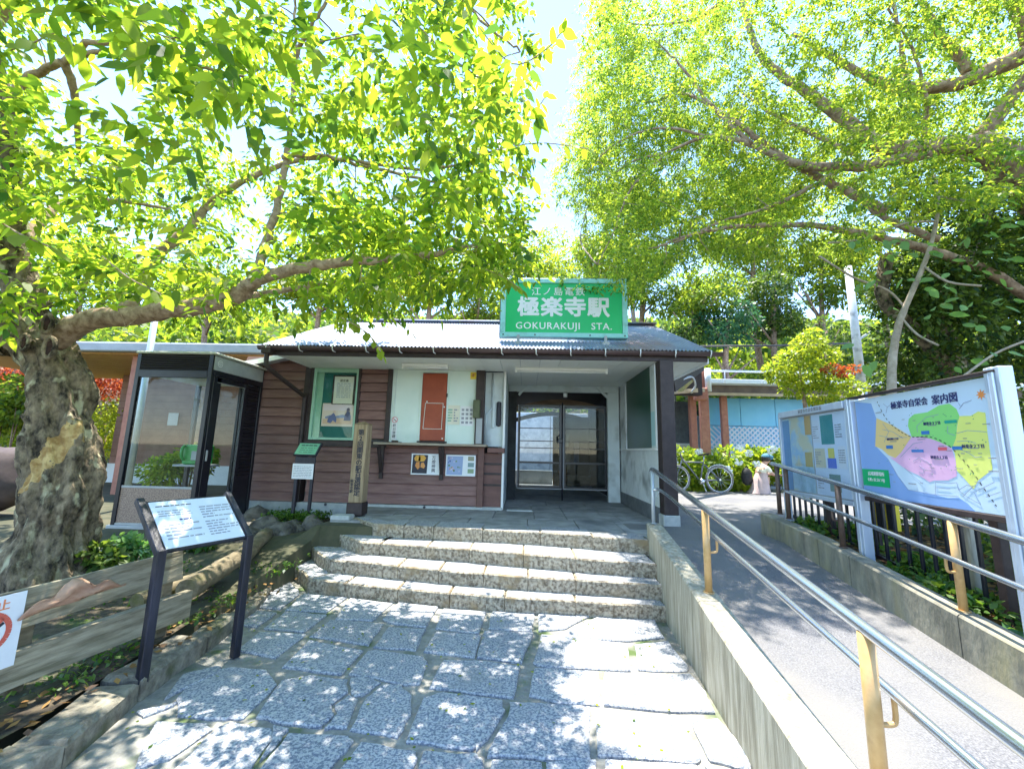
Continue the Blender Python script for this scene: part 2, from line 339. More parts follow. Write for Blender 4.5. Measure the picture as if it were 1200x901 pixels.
def crown(name, m, parent, clumps, size, dens, rs, shape=4, label=None):
    Ps, Ds, Ns = [], [], []
    for c, r in clumps:
        n = int(dens * (r[0] * r[1] + r[0] * r[2] + r[1] * r[2]) / 3 * 4 * math.pi)
        a, b, cc = blob_leaves(c, r, max(n, 8), rs); Ps.append(a); Ds.append(b); Ns.append(cc)
    P = np.concatenate(Ps); D = np.concatenate(Ds); Nn = np.concatenate(Ns)
    L = size * rs.uniform(.65, 1.3, len(P))
    return leaves(name, m, P, D, Nn, L, L * .55, parent, shape, label=label)
def smooth_path(pts, n=6):
    pts = [Vector(p) for p in pts]; out = []
    for i in range(len(pts) - 1):
        p0 = pts[max(i - 1, 0)]; p1 = pts[i]; p2 = pts[i + 1]; p3 = pts[min(i + 2, len(pts) - 1)]
        for k in range(n):
            t = k / n
            out.append(.5 * ((2 * p1) + (p2 - p0) * t + (2 * p0 - 5 * p1 + 4 * p2 - p3) * t * t + (3 * p1 - p0 - 3 * p2 + p3) * t ** 3))
    out.append(pts[-1]); return out

# ------------------------------------------------------------------ lettering
def text(s, size, m, parent, origin, xdir, ydir, bold=0.0, align='CENTER', name='lettering', depth=.0015, vertical=False, sx=1.0, gap=1.0, sp=1.0):
    lines = list(s) if vertical else s.split('\n')
    c = bpy.data.curves.new('t', 'FONT'); c.size = 1;  c.extrude = depth / size; c.align_x = align; c.align_y = 'CENTER'
    c.space_line = gap; c.space_character = sp; c.body = '\n'.join(lines); c.resolution_u = 3
    o = bpy.data.objects.new('t', c); COL.objects.link(o)
    me = bpy.data.meshes.new_from_object(o.evaluated_get(bpy.context.evaluated_depsgraph_get()))
    bpy.data.objects.remove(o); bpy.data.curves.remove(c)
    xd = Vector(xdir).normalized(); yd = Vector(ydir).normalized(); zd = xd.cross(yd); off = Vector(origin) - rootloc(parent)
    base = [v.co.copy() for v in me.vertices]; fcs = [tuple(f.vertices) for f in me.polygons]; vs = []; fs = []
    k = bold * 1.0; cps = [(0, 0)] if bold < .004 else [(0, 0), (k, 0), (-k, 0), (0, k), (0, -k), (k * .7, k * .7), (-k * .7, -k * .7), (k * .7, -k * .7), (-k * .7, k * .7)] if bold > .018 else [(0, 0), (k, k * .5), (-k, -k * .5)]
    for i, (ox, oy) in enumerate(cps):
        n_ = len(vs); vs += [tuple(off + xd * (c_.x + ox) * size * sx + yd * (c_.y + oy) * size + zd * (c_.z * size + i * .00012)) for c_ in base]; fs += [tuple(q_ + n_ for q_ in f) for f in fcs]
    me = bpy.data.meshes.new(name); me.from_pydata(vs, [], fs)
    me.name = name; me.materials.clear(); me.materials.append(m)
    o = bpy.data.objects.new(name, me); COL.objects.link(o); o.parent = parent
    return o
def panel(name, m, parent, o, xd, yd, w_, h_, t=.004, label=None):      # flat sheet, o = lower-left corner
    o = Vector(o); xd = Vector(xd).normalized(); yd = Vector(yd).normalized(); zd = xd.cross(yd)
    return mb().obox(o + xd * w_ / 2 + yd * h_ / 2 + zd * t / 2, xd, yd, zd, w_ / 2, h_ / 2, t / 2).build(name, m, parent, label=label)
def shape2d(name, m, parent, o, xd, yd, pts, t=.003, label=None):
    o = Vector(o); xd = Vector(xd).normalized(); yd = Vector(yd).normalized(); zd = xd.cross(yd)
    a = sum(pts[i][0] * pts[(i + 1) % len(pts)][1] - pts[(i + 1) % len(pts)][0] * pts[i][1] for i in range(len(pts)))
    if a < 0: pts = pts[::-1]
    n = len(pts)
    vs = [o + xd * p[0] + yd * p[1] for p in pts] + [o + xd * p[0] + yd * p[1] + zd * t for p in pts]
    b = mb(); b.add(vs, [tuple(range(n, 2 * n))] + [(i, (i + 1) % n, n + (i + 1) % n, n + i) for i in range(n)])
    return b.build(name, m, parent, label=label)
def lines2d(name, m, parent, o, xd, yd, segs, wd, t=.002):
    o = Vector(o); xd = Vector(xd).normalized(); yd = Vector(yd).normalized(); zd = xd.cross(yd); b = mb()
    for pl in segs:
        for p, q in zip(pl[:-1], pl[1:]):
            P = o + xd * p[0] + yd * p[1]; Q = o + xd * q[0] + yd * q[1]; d = Q - P
            if d.length < 1e-6: continue
            d2 = d.normalized(); s_ = zd.cross(d2)
            b.obox((P + Q) / 2 + zd * t / 2, d2, s_, zd, d.length / 2, wd / 2, t / 2)
    return b.build(name, m, parent)
def print_rows(parent, o, xd, yd, w_, h_, rows, m, seed=0, th=.35, name='printed_text'):
    r = random.Random(seed); segs = []; dy = h_ / rows
    for i in range(rows):
        y = h_ - dy * (i + .5); x = 0; end = w_ * (1 if r.random() < .75 else r.uniform(.3, .8))
        while x < end:
            l = r.uniform(.6, 2.2) * dy; segs.append([(x, y), (min(x + l, end), y)]); x += l + dy * .35
    return lines2d(name, m, parent, o, xd, yd, segs, dy * th)
exec_marker = 0

# ================================================================== SETTING
def rampz(y): return max(.65 - .12 * max(0, 5.0 - y), .095)
def wallx(y): return 1.408 - (5.04 - y) * .0975          # plaza side face of the ramp wall
def curbx(y): return 2.97 - (5.55 - y) * .093            # ramp side face of the right kerb wall
def hterr(x, y):
    if y > 17.25: return min(3.1 + (y - 17.25) * .42, 15)
    if y > 5.45: return .6 if x > -2.9 else .45
    if x < -2.62:
        return .24 + .2 * min(1, max(0, (y - 4.2) / 1.2)) if y > -1 else .0
    if x < wallx(y) + .05: return -.02
    if x < curbx(y) + .1: return rampz(y) - .06
    return rampz(y) + .12 if y > -2 else .0
xs = sorted(set([-400, -120, -60, -30, -20, -15, -12, -10] + [round(-9 + i * .5, 3) for i in range(12)] + [-2.9, -2.66, -2.6, -2.2, -1.6, -1, -.4, .2, .8, 1.0, 1.15, 1.25, 1.35, 1.45, 1.55, 1.7, 2.0, 2.3, 2.5, 2.6, 2.7, 2.8, 2.9, 3.0, 3.1, 3.3, 3.7, 4.2, 5, 6, 7, 8, 9, 10, 12, 15, 20, 30, 60, 120, 400]))
ys = [-400, -100, -30, -10, -4, -1.5, -.5] + [i * .5 for i in range(0, 11)] + [5.2, 5.4, 5.5, 6, 7, 8, 9, 10, 11, 12, 13, 14, 15, 16, 17.2, 17.3, 18, 19, 20, 22, 24, 26, 28, 30, 34, 40, 46, 60, 100, 200, 600]
g = mb()
g.add([(x, y, hterr(x, y)) for y in ys for x in xs], [(j * len(xs) + i, j * len(xs) + i + 1, (j + 1) * len(xs) + i + 1, (j + 1) * len(xs) + i) for j in range(len(ys) - 1) for i in range(len(xs) - 1)])
tag(g.build('ground', earth), kind='structure')
# garden soil, left and right
g = mb(); g.add([(-2.6, -3, .2), (-2.45, 2.3, .2), (-2.72, 4.1, .2), (-3.3, 5.6, .3), (-9, 7, .47), (-9, -3, .3)], [tuple(range(6))]); tag(g.build('garden_soil', soil), kind='structure')
g = mb(); g.add([(curbx(y) + dx, y, rampz(y) + .16) for y in (0, 1, 2, 3, 4, 5, 5.5) for dx in (.1, 3.6)], [(2 * i, 2 * i + 1, 2 * i + 3, 2 * i + 2) for i in range(6)]); tag(g.build('planting_bed', soil), kind='structure')
# asphalt road: ramp and the lane beyond
g = mb(); yy = [-3, 0.375, 1, 2, 3, 4, 5, 5.6]
g.add([p for y in yy for p in ((wallx(y) + .1, y, rampz(y)), (curbx(y) + .05, y, rampz(y)))], [(2 * i, 2 * i + 1, 2 * i + 3, 2 * i + 2) for i in range(len(yy) - 1)])
g.add([(1.35, 5.6, .65), (12, 5.6, .65), (14, 11.3, .65), (2.0, 11.3, .65), (2.0, 6, .65), (1.35, 6, .65)], [tuple(range(6))])
tag(g.build('asphalt_road', asphalt), kind='structure')
# plaza of granite setts
plaza = tag(mb().add([(-2.66, -3, .073), (1.6, -3, .073), (1.5, 6, .073), (-3.9, 6.6, .073), (-2.75, 4.3, .073), (-2.42, 2.9, .073), (-2.3, 1, .073)], [tuple(range(7))]).build('plaza', mortar), kind='structure')
r1 = [[(310,100),(430,110),(505,50),(500,30),(400,30)], [(445,115),(610,122),(690,65),(520,48)], [(640,150),(790,155),(870,85),(700,65)], [(825,150),(860,165),(1000,180),(1050,100),(890,82)],
 [(1030,185),(1065,105),(1235,118),(1205,205)], [(360,185),(520,200),(615,130),(445,118)], [(540,215),(775,250),(835,165),(620,150)], [(790,258),(960,270),(1000,185),(850,178)], [(985,275),(1190,300),(1215,210),(1035,195)],
 [(255,270),(410,300),(520,215),(530,205),(345,195)], [(430,335),(670,365),(755,270),(540,228)], [(690,360),(830,385),(920,405),(975,400),(1010,320),(990,290),(800,265),(770,268)], [(1005,415),(1060,305),(1190,305),(1370,330),(1345,455),(1190,440)],
 [(20,460),(30,440),(120,350),(250,330),(380,340),(420,400),(290,535),(200,540),(20,525)], [(330,530),(430,385),(540,365),(695,380),(695,430),(630,480),(640,520),(590,570),(430,555)], [(695,580),(760,450),(830,400),(900,395),(945,440),(940,520),(890,610)],
 [(915,625),(985,450),(1060,430),(1300,460),(1295,510),(1190,640),(1180,660)], [(-60,545),(150,550),(165,575),(0,690),(-150,740)], [(0,737),(190,560),(240,545),(400,570),(395,620),(310,737),(260,830),(-100,830)],
 [(340,737),(460,590),(700,600),(720,620),(620,737),(560,830),(290,830)], [(650,737),(740,620),(960,655),(970,680),(935,737),(900,830),(600,830)], [(935,830),(985,660),(1190,670),(1220,690),(1225,830)],
 [(400,560),(440,562),(462,572),(440,600),(415,640),(345,700),(395,620)], [(700,375),(770,372),(825,392),(760,440),(715,450),(705,430)], [(640,480),(700,440),(735,455),(690,570),(600,575),(650,520)]]
r2 = [[(105,185),(280,195),(290,125),(120,115)], [(300,195),(300,125),(520,130),(410,185)], [(430,180),(540,135),(760,145),(800,220),(660,235),(390,222)], [(60,300),(240,320),(285,200),(90,192)], [(275,318),(310,205),(650,240),(672,350),(560,345),(330,335)],
 [(675,245),(810,230),(890,325),(890,350),(780,352),(690,345)], [(260,445),(285,335),(480,345),(540,352),(545,485),(385,475)], [(555,352),(700,360),(900,360),(960,430),(1000,515),(850,512),(555,485)],
 [(100,682),(125,610),(180,520),(190,465),(510,485),(515,695),(330,695)], [(530,680),(520,490),(850,520),(900,600),(945,695),(920,712)], [(965,690),(900,545),(1000,530),(1100,640),(1140,700),(1130,737),(980,700)],
 [(120,690),(320,700),(315,830),(90,830)], [(330,700),(530,690),(545,830),(325,830)], [(560,690),(930,715),(1000,830),(555,830)], [(950,715),(1120,745),(1180,830),(1015,830)], [(45,560),(150,470),(175,500),(120,590),(60,660)]]
r3 = [[(800,255),(930,272),(1015,205),(900,188),(830,215)], [(760,345),(830,352),(920,288),(800,272),(752,278)], [(545,325),(690,340),(690,292),(620,296)], [(562,285),(700,275),(790,258),(820,215),(700,232),(560,240)],
 [(560,230),(700,222),(780,212),(770,180),(700,195),(565,205)], [(785,180),(890,180),(865,128),(790,132)], [(898,182),(1005,188),(955,128),(880,128)], [(790,120),(950,120),(900,78),(805,78)], [(600,190),(700,185),(770,172),(775,130),(650,150)], [(800,70),(880,72),(860,50),(810,50)],
 [(330,745),(470,690),(480,680),(300,720)], [(420,665),(500,560),(660,520),(680,540),(560,600)]]
stones = []
for lst, ox, oy, sc in ((r1, 200, 680, 3.3333), (r2, 540, 680, 3.3333), (r3, 80, 640, 3.75)):
    for pl in lst: stones.append([tuple(atz(ox + a / sc, oy + b / sc, .09)[:2]) for a, b in pl])
# rows nearer than the picture's lower edge, so that the paving goes on underfoot
ynear = 2.12
for row in range(5):
    x = -2.25 + (row % 2) * .2; y1 = ynear - row * .52
    while x < 1.0:
        wd = rnd.uniform(.45, .75); x1 = min(x + wd, wallx(y1) - .05)
        if x1 - x > .2: stones.append([(x + .02, y1 - .5), (x1 - .02, y1 - .5), (x1 - .02, y1 - .03), (x + .02, y1 - .03)])
        x += wd
for P in stones:
    cx = sum(p[0] for p in P) / len(P); cy = sum(p[1] for p in P) / len(P)
    P = [(cx + (p[0] - cx) * .975, cy + (p[1] - cy) * .975) for p in P]
    zt = .09 + rnd.uniform(-.003, .003)
    mb().prism(jitpoly(P, 3, .008), .05, zt, .007).build('stone', granite, plaza)

# steps
steps = tag(bpy.data.objects.new('steps', None), kind='structure'); COL.objects.link(steps); steps.location = (-.5, 4.5, .09)
E1 = [(-3.21,5.516),(-2.80,5.13),(-2.468,4.827),(-2.225,4.552),(-1.8,4.46),(-1.227,4.349),(-.7,4.265),(-.167,4.203),(.494,4.156),(1.34,4.114)]
E2 = [(-2.912,5.713),(-2.5,5.2),(-2.125,4.797),(-1.955,4.773),(-1.326,4.647),(-.87,4.555),(-.401,4.478),(.05,4.41),(.521,4.378),(1.36,4.291)]
E3 = [(-2.683,5.858),(-2.3,5.42),(-1.883,5.065),(-1.663,5.039),(-1.1,4.955),(-.604,4.878),(0,4.74),(.551,4.63),(1.37,4.505)]
E4 = [(-2.351,5.922),(-2.12,5.68),(-1.916,5.477),(-1.5,5.4),(-1.115,5.355),(-.5,5.285),(.199,5.215),(.8,5.09),(1.41,4.936)]
for z, ed, sc, zb in ((.215, E1, 1.385 / 1.36, .0), (.355, E2, 1.245 / 1.23, .1), (.50, E3, 1.10 / 1.09, .2), (.65, E4, 1.0, .3)):
    P = [(a * sc if a < 1.3 else a, b * sc) for a, b in ed]
    for i in range(len(P) - 1):
        p, q = P[i], P[i + 1]; L = math.hypot(q[0] - p[0], q[1] - p[1]); n = max(1, round(L / .75))
        for k in range(n):
            a = (p[0] + (q[0] - p[0]) * k / n, p[1] + (q[1] - p[1]) * k / n); b = (p[0] + (q[0] - p[0]) * (k + 1) / n, p[1] + (q[1] - p[1]) * (k + 1) / n)
            def back(t, dist):
                c = (-.2 if t[0] < -1.9 else t[0] * .97, 7.6 if t[0] < -1.9 else t[1] + 3); dx, dy = c[0] - t[0], c[1] - t[1]; l = math.hypot(dx, dy); return (t[0] + dx / l * dist, t[1] + dy / l * dist)
            dd = .62 if z < .6 else .4
            fr = [(a[0] + (b[0] - a[0]) * s_ / 5 + rnd.uniform(-.004, .004), a[1] + (b[1] - a[1]) * s_ / 5 + rnd.uniform(-.012, .01)) for s_ in range(6)]
            g_ = .003
            fr[0] = (a[0] + (b[0] - a[0]) * g_ / L * n, fr[0][1]); fr[-1] = (b[0] - (b[0] - a[0]) * g_ / L * n, fr[-1][1])
            poly = fr + [back(b, dd), back(a, dd)]
            zz = z + rnd.uniform(-.004, .004)
            o = mb().prism(poly, zb, zz, .014).build('step_stone', granite, steps)
            o.data.materials.append(granite_edge)
            for f in o.data.polygons:
                if abs(f.normal.z) < .9: f.material_index = 1
# platform slabs at the top of the steps and in the porch
platform = tag(mb().box(-2.6, 2.04, 5.75, 13.2, .3, .628).build('platform', slabm), kind='structure')
rows = [(5.55, 6.2, [-2.3, -1.55, -.75, .05, .7, 1.25, 1.9]), (6.2, 6.98, [-2.6, -1.9, -1.2, -.45, .15, .62, 1.4, 1.9]), (6.98, 7.75, [-.35, .12, .62, 1.2, 1.9]), (7.75, 8.55, [-.35, .4, 1.1, 1.9])]
for y0, y1, X in rows:
    for a, b in zip(X[:-1], X[1:]):
        P = [(a + .006, y0 + .006), (b - .006, y0 + .006 + rnd.uniform(-.01, .01)), (b - .006, y1 - .006), (a + .006, y1 - .006)]
        if y0 < 5.6: P[0] = (P[0][0], 5.62 - (a + 2.3) * .11); P[1] = (P[1][0], 5.62 - (b + 2.3) * .11)
        if y0 < 5.6 and a < -2.2: P[0] = (-2.2, 5.95)
        mb().prism(P, .6, .648 + rnd.uniform(-.002, .002), .003).build('slab', slabm, platform)
mb().box(1.42, 1.9, 5.0, 5.62, .3, .647).build('slab', slabm, platform)
mb().prism([(-.28, 6.93), (.13, 6.93), (.12, 7.02), (-.28, 7.03)], .6, .662, .004).build('slab', basec, platform, label='pale concrete strip at the doorway')
# far platform floor and track bed
tag(mb().box(-6, 16, 11.4, 14.2, .3, .66).build('station_platform', slabm), kind='structure')
tag(mb().box(-6, 16, 14.2, 17.0, .1, .35).build('track_bed', darkwallm), kind='structure')

# ramp walls
def slopewall(name, xf, y0, y1, wd0, zt, zb, m, label, cat, joints):
    t = thing(name, (xf(y1), y1, zb), label, cat)
    ys_ = [y0] + joints + [y1]
    for a, b in zip(ys_[:-1], ys_[1:]):
        g = .004; a += g; b -= g; ch = .012; vs = []
        for y in (a, b):
            x = xf(y); z = zt(y); wd = wd0 + max(0, 5.04 - y) * .010 if cat == 'wall' and 'near handrail' in label else wd0
            vs += [(x, y, zb), (x, y, z - ch), (x + ch, y, z), (x + wd - ch, y, z), (x + wd, y, z - ch), (x + wd, y, zb)]
        fs = [(i, i + 1, i + 7, i + 6)[::-1] for i in range(5)] + [tuple(range(6)), tuple(range(6, 12))[::-1]]
        mb().add(vs, [f[::-1] for f in fs]).build('wall_panel', m, t)
    return t
slopewall('ramp_wall', wallx, -1.0, 5.04, .165, lambda y: max(.82 - .1185 * (5.04 - y), .2), -.1, concrete, 'low concrete wall sloping down beside the steps under the near handrail', 'wall', [1.2, 3.16])
slopewall('kerb_wall', curbx, -1.0, 5.55, .15, lambda y: rampz(y) + .255 + (0 if y < 5 else 0), -.1, curbm, 'stained low concrete kerb wall along the far side of the ramp below the map boards', 'wall', [1.3, 2.9, 3.9, 4.35])

# kerb stones at the left garden
kerb = thing('garden_kerb', (-2.3, 3, .09), 'row of long mossy kerb stones edging the left garden bed', 'kerb')
KP = [(-2.0, .6), (-2.1, 1.4), (-2.13, 2.14), (-2.27, 2.68), (-2.33, 3.3), (-2.40, 3.75), (-2.52, 4.3), (-2.75, 4.9)]
for i, (p, q) in enumerate(zip(KP[:-1], KP[1:])):
    d = (Vector((*q, 0)) - Vector((*p, 0))).normalized(); n_ = Vector((-d.y, d.x, 0)); P = Vector((*p, 0)) + d * .01; Q = Vector((*q, 0)) - d * .01
    wv = .24 if i < 4 else .14
    poly = [P[:2], Q[:2], (Q + n_ * wv)[:2], (P + n_ * wv)[:2]]
    mb().prism(jitpoly([tuple(c) for c in poly], 4, .014), .0, .2 - (.05 if i > 4 else 0) + rnd.uniform(-.01, .01), .022).build('kerb_stone', kerbm, kerb)

# ================================================================== STATION BUILDING
Fy = 7.0
stn = thing('station_building', (-.6, 7, .65), 'small station building with brown siding, ticket counter and corrugated iron roof', 'station')
# shells
w_ = mb().box(-3.78, -.70, 7.14, 11.4, .65, 2.95); w_.build('wall', darkwallm, stn)
g = mb(); g.box(-4.9, -3.78, 7.06, 11, .3, 2.8); g.build('wall', darkwallm, stn)
# foundation
for a, b in ((-4.9, -4.35), (-4.35, -3.79), ):
    mb().box(a + .003, b - .003, 7.0, 7.1, .3, .55).build('foundation_block', basec, stn); mb().box(a + .003, b - .003, 7.0, 7.1, .553, .69).build('foundation_block', basec, stn)
f_ = mb().box(-3.79, -.36, 6.965, 7.12, .35, .69, .006).build('foundation', basec, stn)
for x in (-3.25, -2.83, -1.62): mb().tube([(x, 6.955, .665), (x, 6.97, .665)], .022, 10).build('vent_hole', ink, f_)
# lap siding boards
def lap(x0, x1, z0, z1, yf, ht=.165, ztopf=None):
    z = z0
    while z < z1 - .02:
        zt = min(z + ht, z1); y = yf
        w1_, w2_ = rnd.uniform(-.0025, .0025), rnd.uniform(-.0025, .0025)
        vs = [(x0, y + .04, z + .011), (x1, y + .04, z + .011), (x1, y - .03, z + .009 + w1_), (x0, y - .03, z + .009 + w2_), (x0, y + .04, zt + .002), (x1, y + .04, zt + .002), (x1, y + .006, zt + .002), (x0, y + .006, zt + .002)]
        mb().add(vs, [(0, 1, 2, 3)[::-1], (3, 2, 6, 7), (7, 6, 5, 4), (0, 3, 7, 4), (1, 5, 6, 2), (0, 4, 5, 1)]).build('siding_board', siding, stn)
        z = zt
lap(-4.88, -3.80, .69, 3.12, 7.0, .155)
lap(-3.62, -.78, .69, 1.62, 7.0)
lap(-2.83, -2.34, 1.74, 2.93, 7.0, .158)
# corner post, sill beam and trims
def trim(name, x0, x1, y0, y1, z0, z1, m=darkwood, b=.004, label=None): return mb().box(x0, x1, y0, y1, z0, z1, b).build(name, m, stn, label=label)
trim('corner_post', -3.80, -3.70, 6.955, 7.12, .69, 2.94)
trim('window_trim', -3.70, -3.64, 6.962, 7.1, 1.62, 2.94)
trim('sill_beam', -3.70, -2.31, 6.95, 7.1, 1.60, 1.70)
trim('window_trim', -2.88, -2.83, 6.962, 7.1, 1.70, 2.94)
trim('wall_post', -2.36, -2.285, 6.95, 7.1, 1.70, 2.94)
trim('counter_post', -.775, -.675, 6.95, 7.1, .69, 1.66, brownpaint)
trim('wall_post', -.845, -.70, 6.93, 7.12, 1.69, 2.93)
# showcase window
win = mb().box(-3.64, -2.88, 7.03, 7.1, 1.72, 2.93).build('showcase', boardgreen, stn)
for x0, x1, z0, z1 in ((-3.645, -3.60, 1.71, 2.93), (-2.905, -2.875, 1.71, 2.93), (-3.60, -2.905, 1.71, 1.75), (-3.60, -2.905, 2.86, 2.93)):
    mb().box(x0, x1, 6.955, 7.03, z0, z1, .003).build('frame', M('pale_green_frame', (.3, .52, .38), (.36, .6, .44), rough=.5, bump=0) if x0 == -3.645 else bpy.data.materials['pale_green_frame'], win)
mb().box(-3.60, -3.50, 7.02, 7.03, 1.75, 2.86).build('side_strip', bpy.data.materials['pale_green_frame'], win)
mb().box(-3.6, -2.905, 6.975, 6.981, 1.75, 2.86).build('pane', glassmat('case_glass', (.97, .99, .98), .06), win)
fr = panel('certificate_frame', darkwood, win, (-3.33, 7.018, 2.30), (1, 0, 0), (0, 0, 1), .40, .52, .01); fr.parent = win
panel('certificate', cream, win, (-3.30, 7.006, 2.325), (1, 0, 0), (0, 0, 1), .335, .47, .003)
print_rows(win, (-3.25, 7.002, 2.42), (1, 0, 0), (0, 0, 1), .24, .27, 8, greyink, 3)
text('認定書', .05, ink, win, (-3.13, 7.002, 2.72), (1, 0, 0), (0, 0, 1))
po = panel('photo_poster', flat('poster_sunset_sky', (.78, .6, .5)), win, (-3.47, 7.012, 1.94), (1, 0, 0), (0, 0, 1), .54, .39, .004)
xd, zd = (1, 0, 0), (0, 0, 1)
for i, (c, pts) in enumerate((((.8, .62, .64), [(.02, .27), (.52, .27), (.52, .37), (.02, .37)]), ((.72, .45, .3), [(.02, .04), (.52, .04), (.52, .13), (.3, .15), (.02, .12)]), ((.25, .28, .45), [(.06, .16), (.14, .19), (.22, .17), (.35, .2), (.5, .18), (.5, .15), (.06, .13)]),
        ((.12, .14, .3), [(.1, .07), (.12, .16), (.17, .2), (.2, .23), (.23, .19), (.26, .12), (.25, .06), (.2, .1), (.16, .05)]), ((.1, .1, .2), [(.38, .1), (.4, .2), (.43, .26), (.48, .25), (.5, .17), (.5, .1)]), ((.75, .5, .42), [(.185, .23), (.2, .27), (.23, .265), (.235, .235), (.21, .22)]), ((.15, .12, .16), [(.42, .26), (.425, .31), (.46, .32), (.48, .29), (.475, .26)]))):
    shape2d('poster_image', flat('poster_tone', c), win, (-3.47, 7.007 - i * .0008, 1.94), xd, zd, pts, .0006)
# mint ticket wall
for a, b in ((-2.285, -1.80), (-1.31, -.845)): mb().box(a, b, 6.99, 7.1, 1.69, 2.93, .002).build('mint_panel', mint, stn)
mb().box(-1.80, -1.31, 6.99, 7.1, 2.885, 2.93).build('mint_panel', mint, stn)
for z0, z1, x0, x1 in ((1.73, 2.87, -2.225, -2.217),): mb().box(x0, x1, 6.982, 6.99, 1.69, 2.93).build('cover_strip', palewall, stn)
sh = mb().box(-1.765, -1.345, 6.965, 7.03, 1.735, 2.87, .004).build('ticket_shutter', redm, stn, label='rust red wooden shutter over the ticket window')
for x0, x1 in ((-1.80, -1.768), (-1.342, -1.31)): mb().box(x0, x1, 6.975, 7.05, 1.69, 2.885, .003).build('shutter_frame', mint, stn)
mb().box(-1.80, -1.31, 6.93, 7.0, 1.70, 1.728, .003).build('shutter_sill', darkwood, stn)
lines2d('raised_border', mint, sh, (-1.715, 6.965, 1.93), xd, zd, [[(0, 0), (.325, 0)], [(.31, 0), (.32, .43)], [(.02, .43), (.325, .43)], [(0, 0), (.02, .43)]], .007, .003)
for x, z in ((-1.67, 2.385), (-1.38, 1.775), (-1.372, 2.3)): mb().tube([(x, 6.95, z), (x, 6.966, z)], .012, 10).build('knob', white, sh)
mb().box(-1.348, -1.325, 6.95, 6.97, 2.47, 2.53).build('hinge', darkwood, sh)
# counter
ct = mb().box(-2.45, -.62, 6.72, 7.0, 1.652, 1.69, .006).build('counter_top', shelfm, stn)
for x in (-2.37, -1.37):
    mb().bar((x, 6.97, 1.17), (x, 6.75, 1.63), .05, .035, .003).build('counter_bracket', darkwood, stn)
    mb().box(x - .03, x + .03, 6.94, 6.985, 1.10, 1.65, .003).build('counter_bracket', darkwood, stn)
trim('top_rail', -2.45, -.775, 6.955, 7.05, 1.60, 1.648, brownpaint)
t_ = mb(); t_.box(-2.25, -2.05, 6.82, 6.95, 1.69, 1.70); t_.box(-2.2, -2.1, 6.86, 6.92, 1.70, 1.725, .004)
tag(t_.build('coin_tray', darkwood), 'small dark wooden tray lying on the left end of the ticket counter', 'tray')
# posters under the counter
pA = tag(panel('poster', paper, None, (-1.874, 6.962, 1.18), xd, zd, .485, .34, .006), 'poster with a lit festival lantern float, left of the two under the ticket counter', 'poster')
shape2d('poster_image', flat('night_black', (.02, .02, .035)), pA, (-1.86, 6.956, 1.2), xd, zd, [(0, 0), (.25, 0), (.26, .3), (.01, .3)], .001)
for c, pts in (((.75, .38, .05), [(.03, .24), (.06, .29), (.19, .295), (.23, .25), (.2, .2), (.13, .19), (.05, .2)]), ((.65, .25, .06), [(.05, .12), (.07, .18), (.12, .19), (.13, .1), (.1, .06)]), ((.7, .3, .08), [(.14, .1), (.15, .17), (.19, .18), (.22, .12), (.2, .08)]), ((.9, .62, .2), [(.1, .2), (.115, .29), (.13, .29), (.14, .2)])):
    shape2d('poster_image', flat('lantern_glow', c), pA, (-1.86, 6.9548, 1.2), xd, zd, pts, .001)
text('万燈神輿', .068, ink, pA, (-1.505, 6.9555, 1.35), xd, zd, .01, vertical=True)
pB = tag(panel('poster', paper, None, (-1.301, 6.962, 1.172), xd, zd, .49, .34, .006), 'poster with a blue crowd photo, right of the two under the ticket counter', 'poster')
shape2d('poster_image', flat('crowd_blue', (.3, .38, .58)), pB, (-1.287, 6.956, 1.19), xd, zd, [(0, 0), (.26, 0), (.27, .3), (.01, .3)], .001)
rr = random.Random(5)
for i in range(22):
    x, y = rr.uniform(.02, .22), rr.uniform(.02, .27); s_ = rr.uniform(.012, .03)
    shape2d('poster_image', flat('crowd_tone', rr.choice([(.1, .2, .1), (.5, .5, .65), (.08, .12, .3), (.6, .3, .25), (.2, .3, .15)])), pB, (-1.287, 6.9552 - i * .00004, 1.19), xd, zd, [(x, y), (x + s_, y), (x + s_, y + s_), (x, y + s_)], .0004)
for k in range(3): shape2d('poster_image', flat('small_picture', [(.25, .35, .2), (.2, .3, .3), (.3, .3, .2)][k]), pB, (-1.287, 6.9555, 1.19), xd, zd, [(.35, .03 + k * .1), (.45, .03 + k * .1), (.45, .1 + k * .1), (.35, .1 + k * .1)], .001)
# notices
nA = tag(panel('notice_sheet', cream, None, (-1.335, 6.985, 2.01), xd, zd, .225, .325, .003), 'yellowish paper notice with small drawings right of the red shutter', 'notice')
for k in range(2):
    print_rows(nA, (-1.31 + k * .1, 6.981, 2.05), xd, zd, .075, .23, 5, M('green_print', (.2, .4, .3), rough=.6, bump=0) if k == 0 else greyink, 8 + k, .5)
nB = tag(panel('notice_sheet', paper, None, (-1.10, 6.984, 1.995), xd, zd, .225, .33, .003), 'white paper notice with a grid of grey pictures nearest the dark post', 'notice')
for i in range(3):
    for j in range(4): shape2d('printed_picture', greyink, nB, (-1.08 + i * .07, 6.9808, 2.03 + j * .07), xd, zd, [(0, 0), (.045, 0), (.045, .04), (0, .04)], .0006)
yl = tag(panel('warning_sticker', flat('sticker_yellow', (.8, .6, .05)), None, (-.955, 6.984, 2.785), xd, zd, .10, .12, .003), 'small yellow sticker high on the mint wall beside the dark post', 'sticker')
lines2d('printed_text', flat('sticker_red', (.5, .12, .05)), yl, (-.94, 6.981, 2.8), xd, zd, [[(0, .07), (.07, .07)], [(0, .04), (.06, .05)], [(.03, .02), (.035, .08)]], .012, .001)
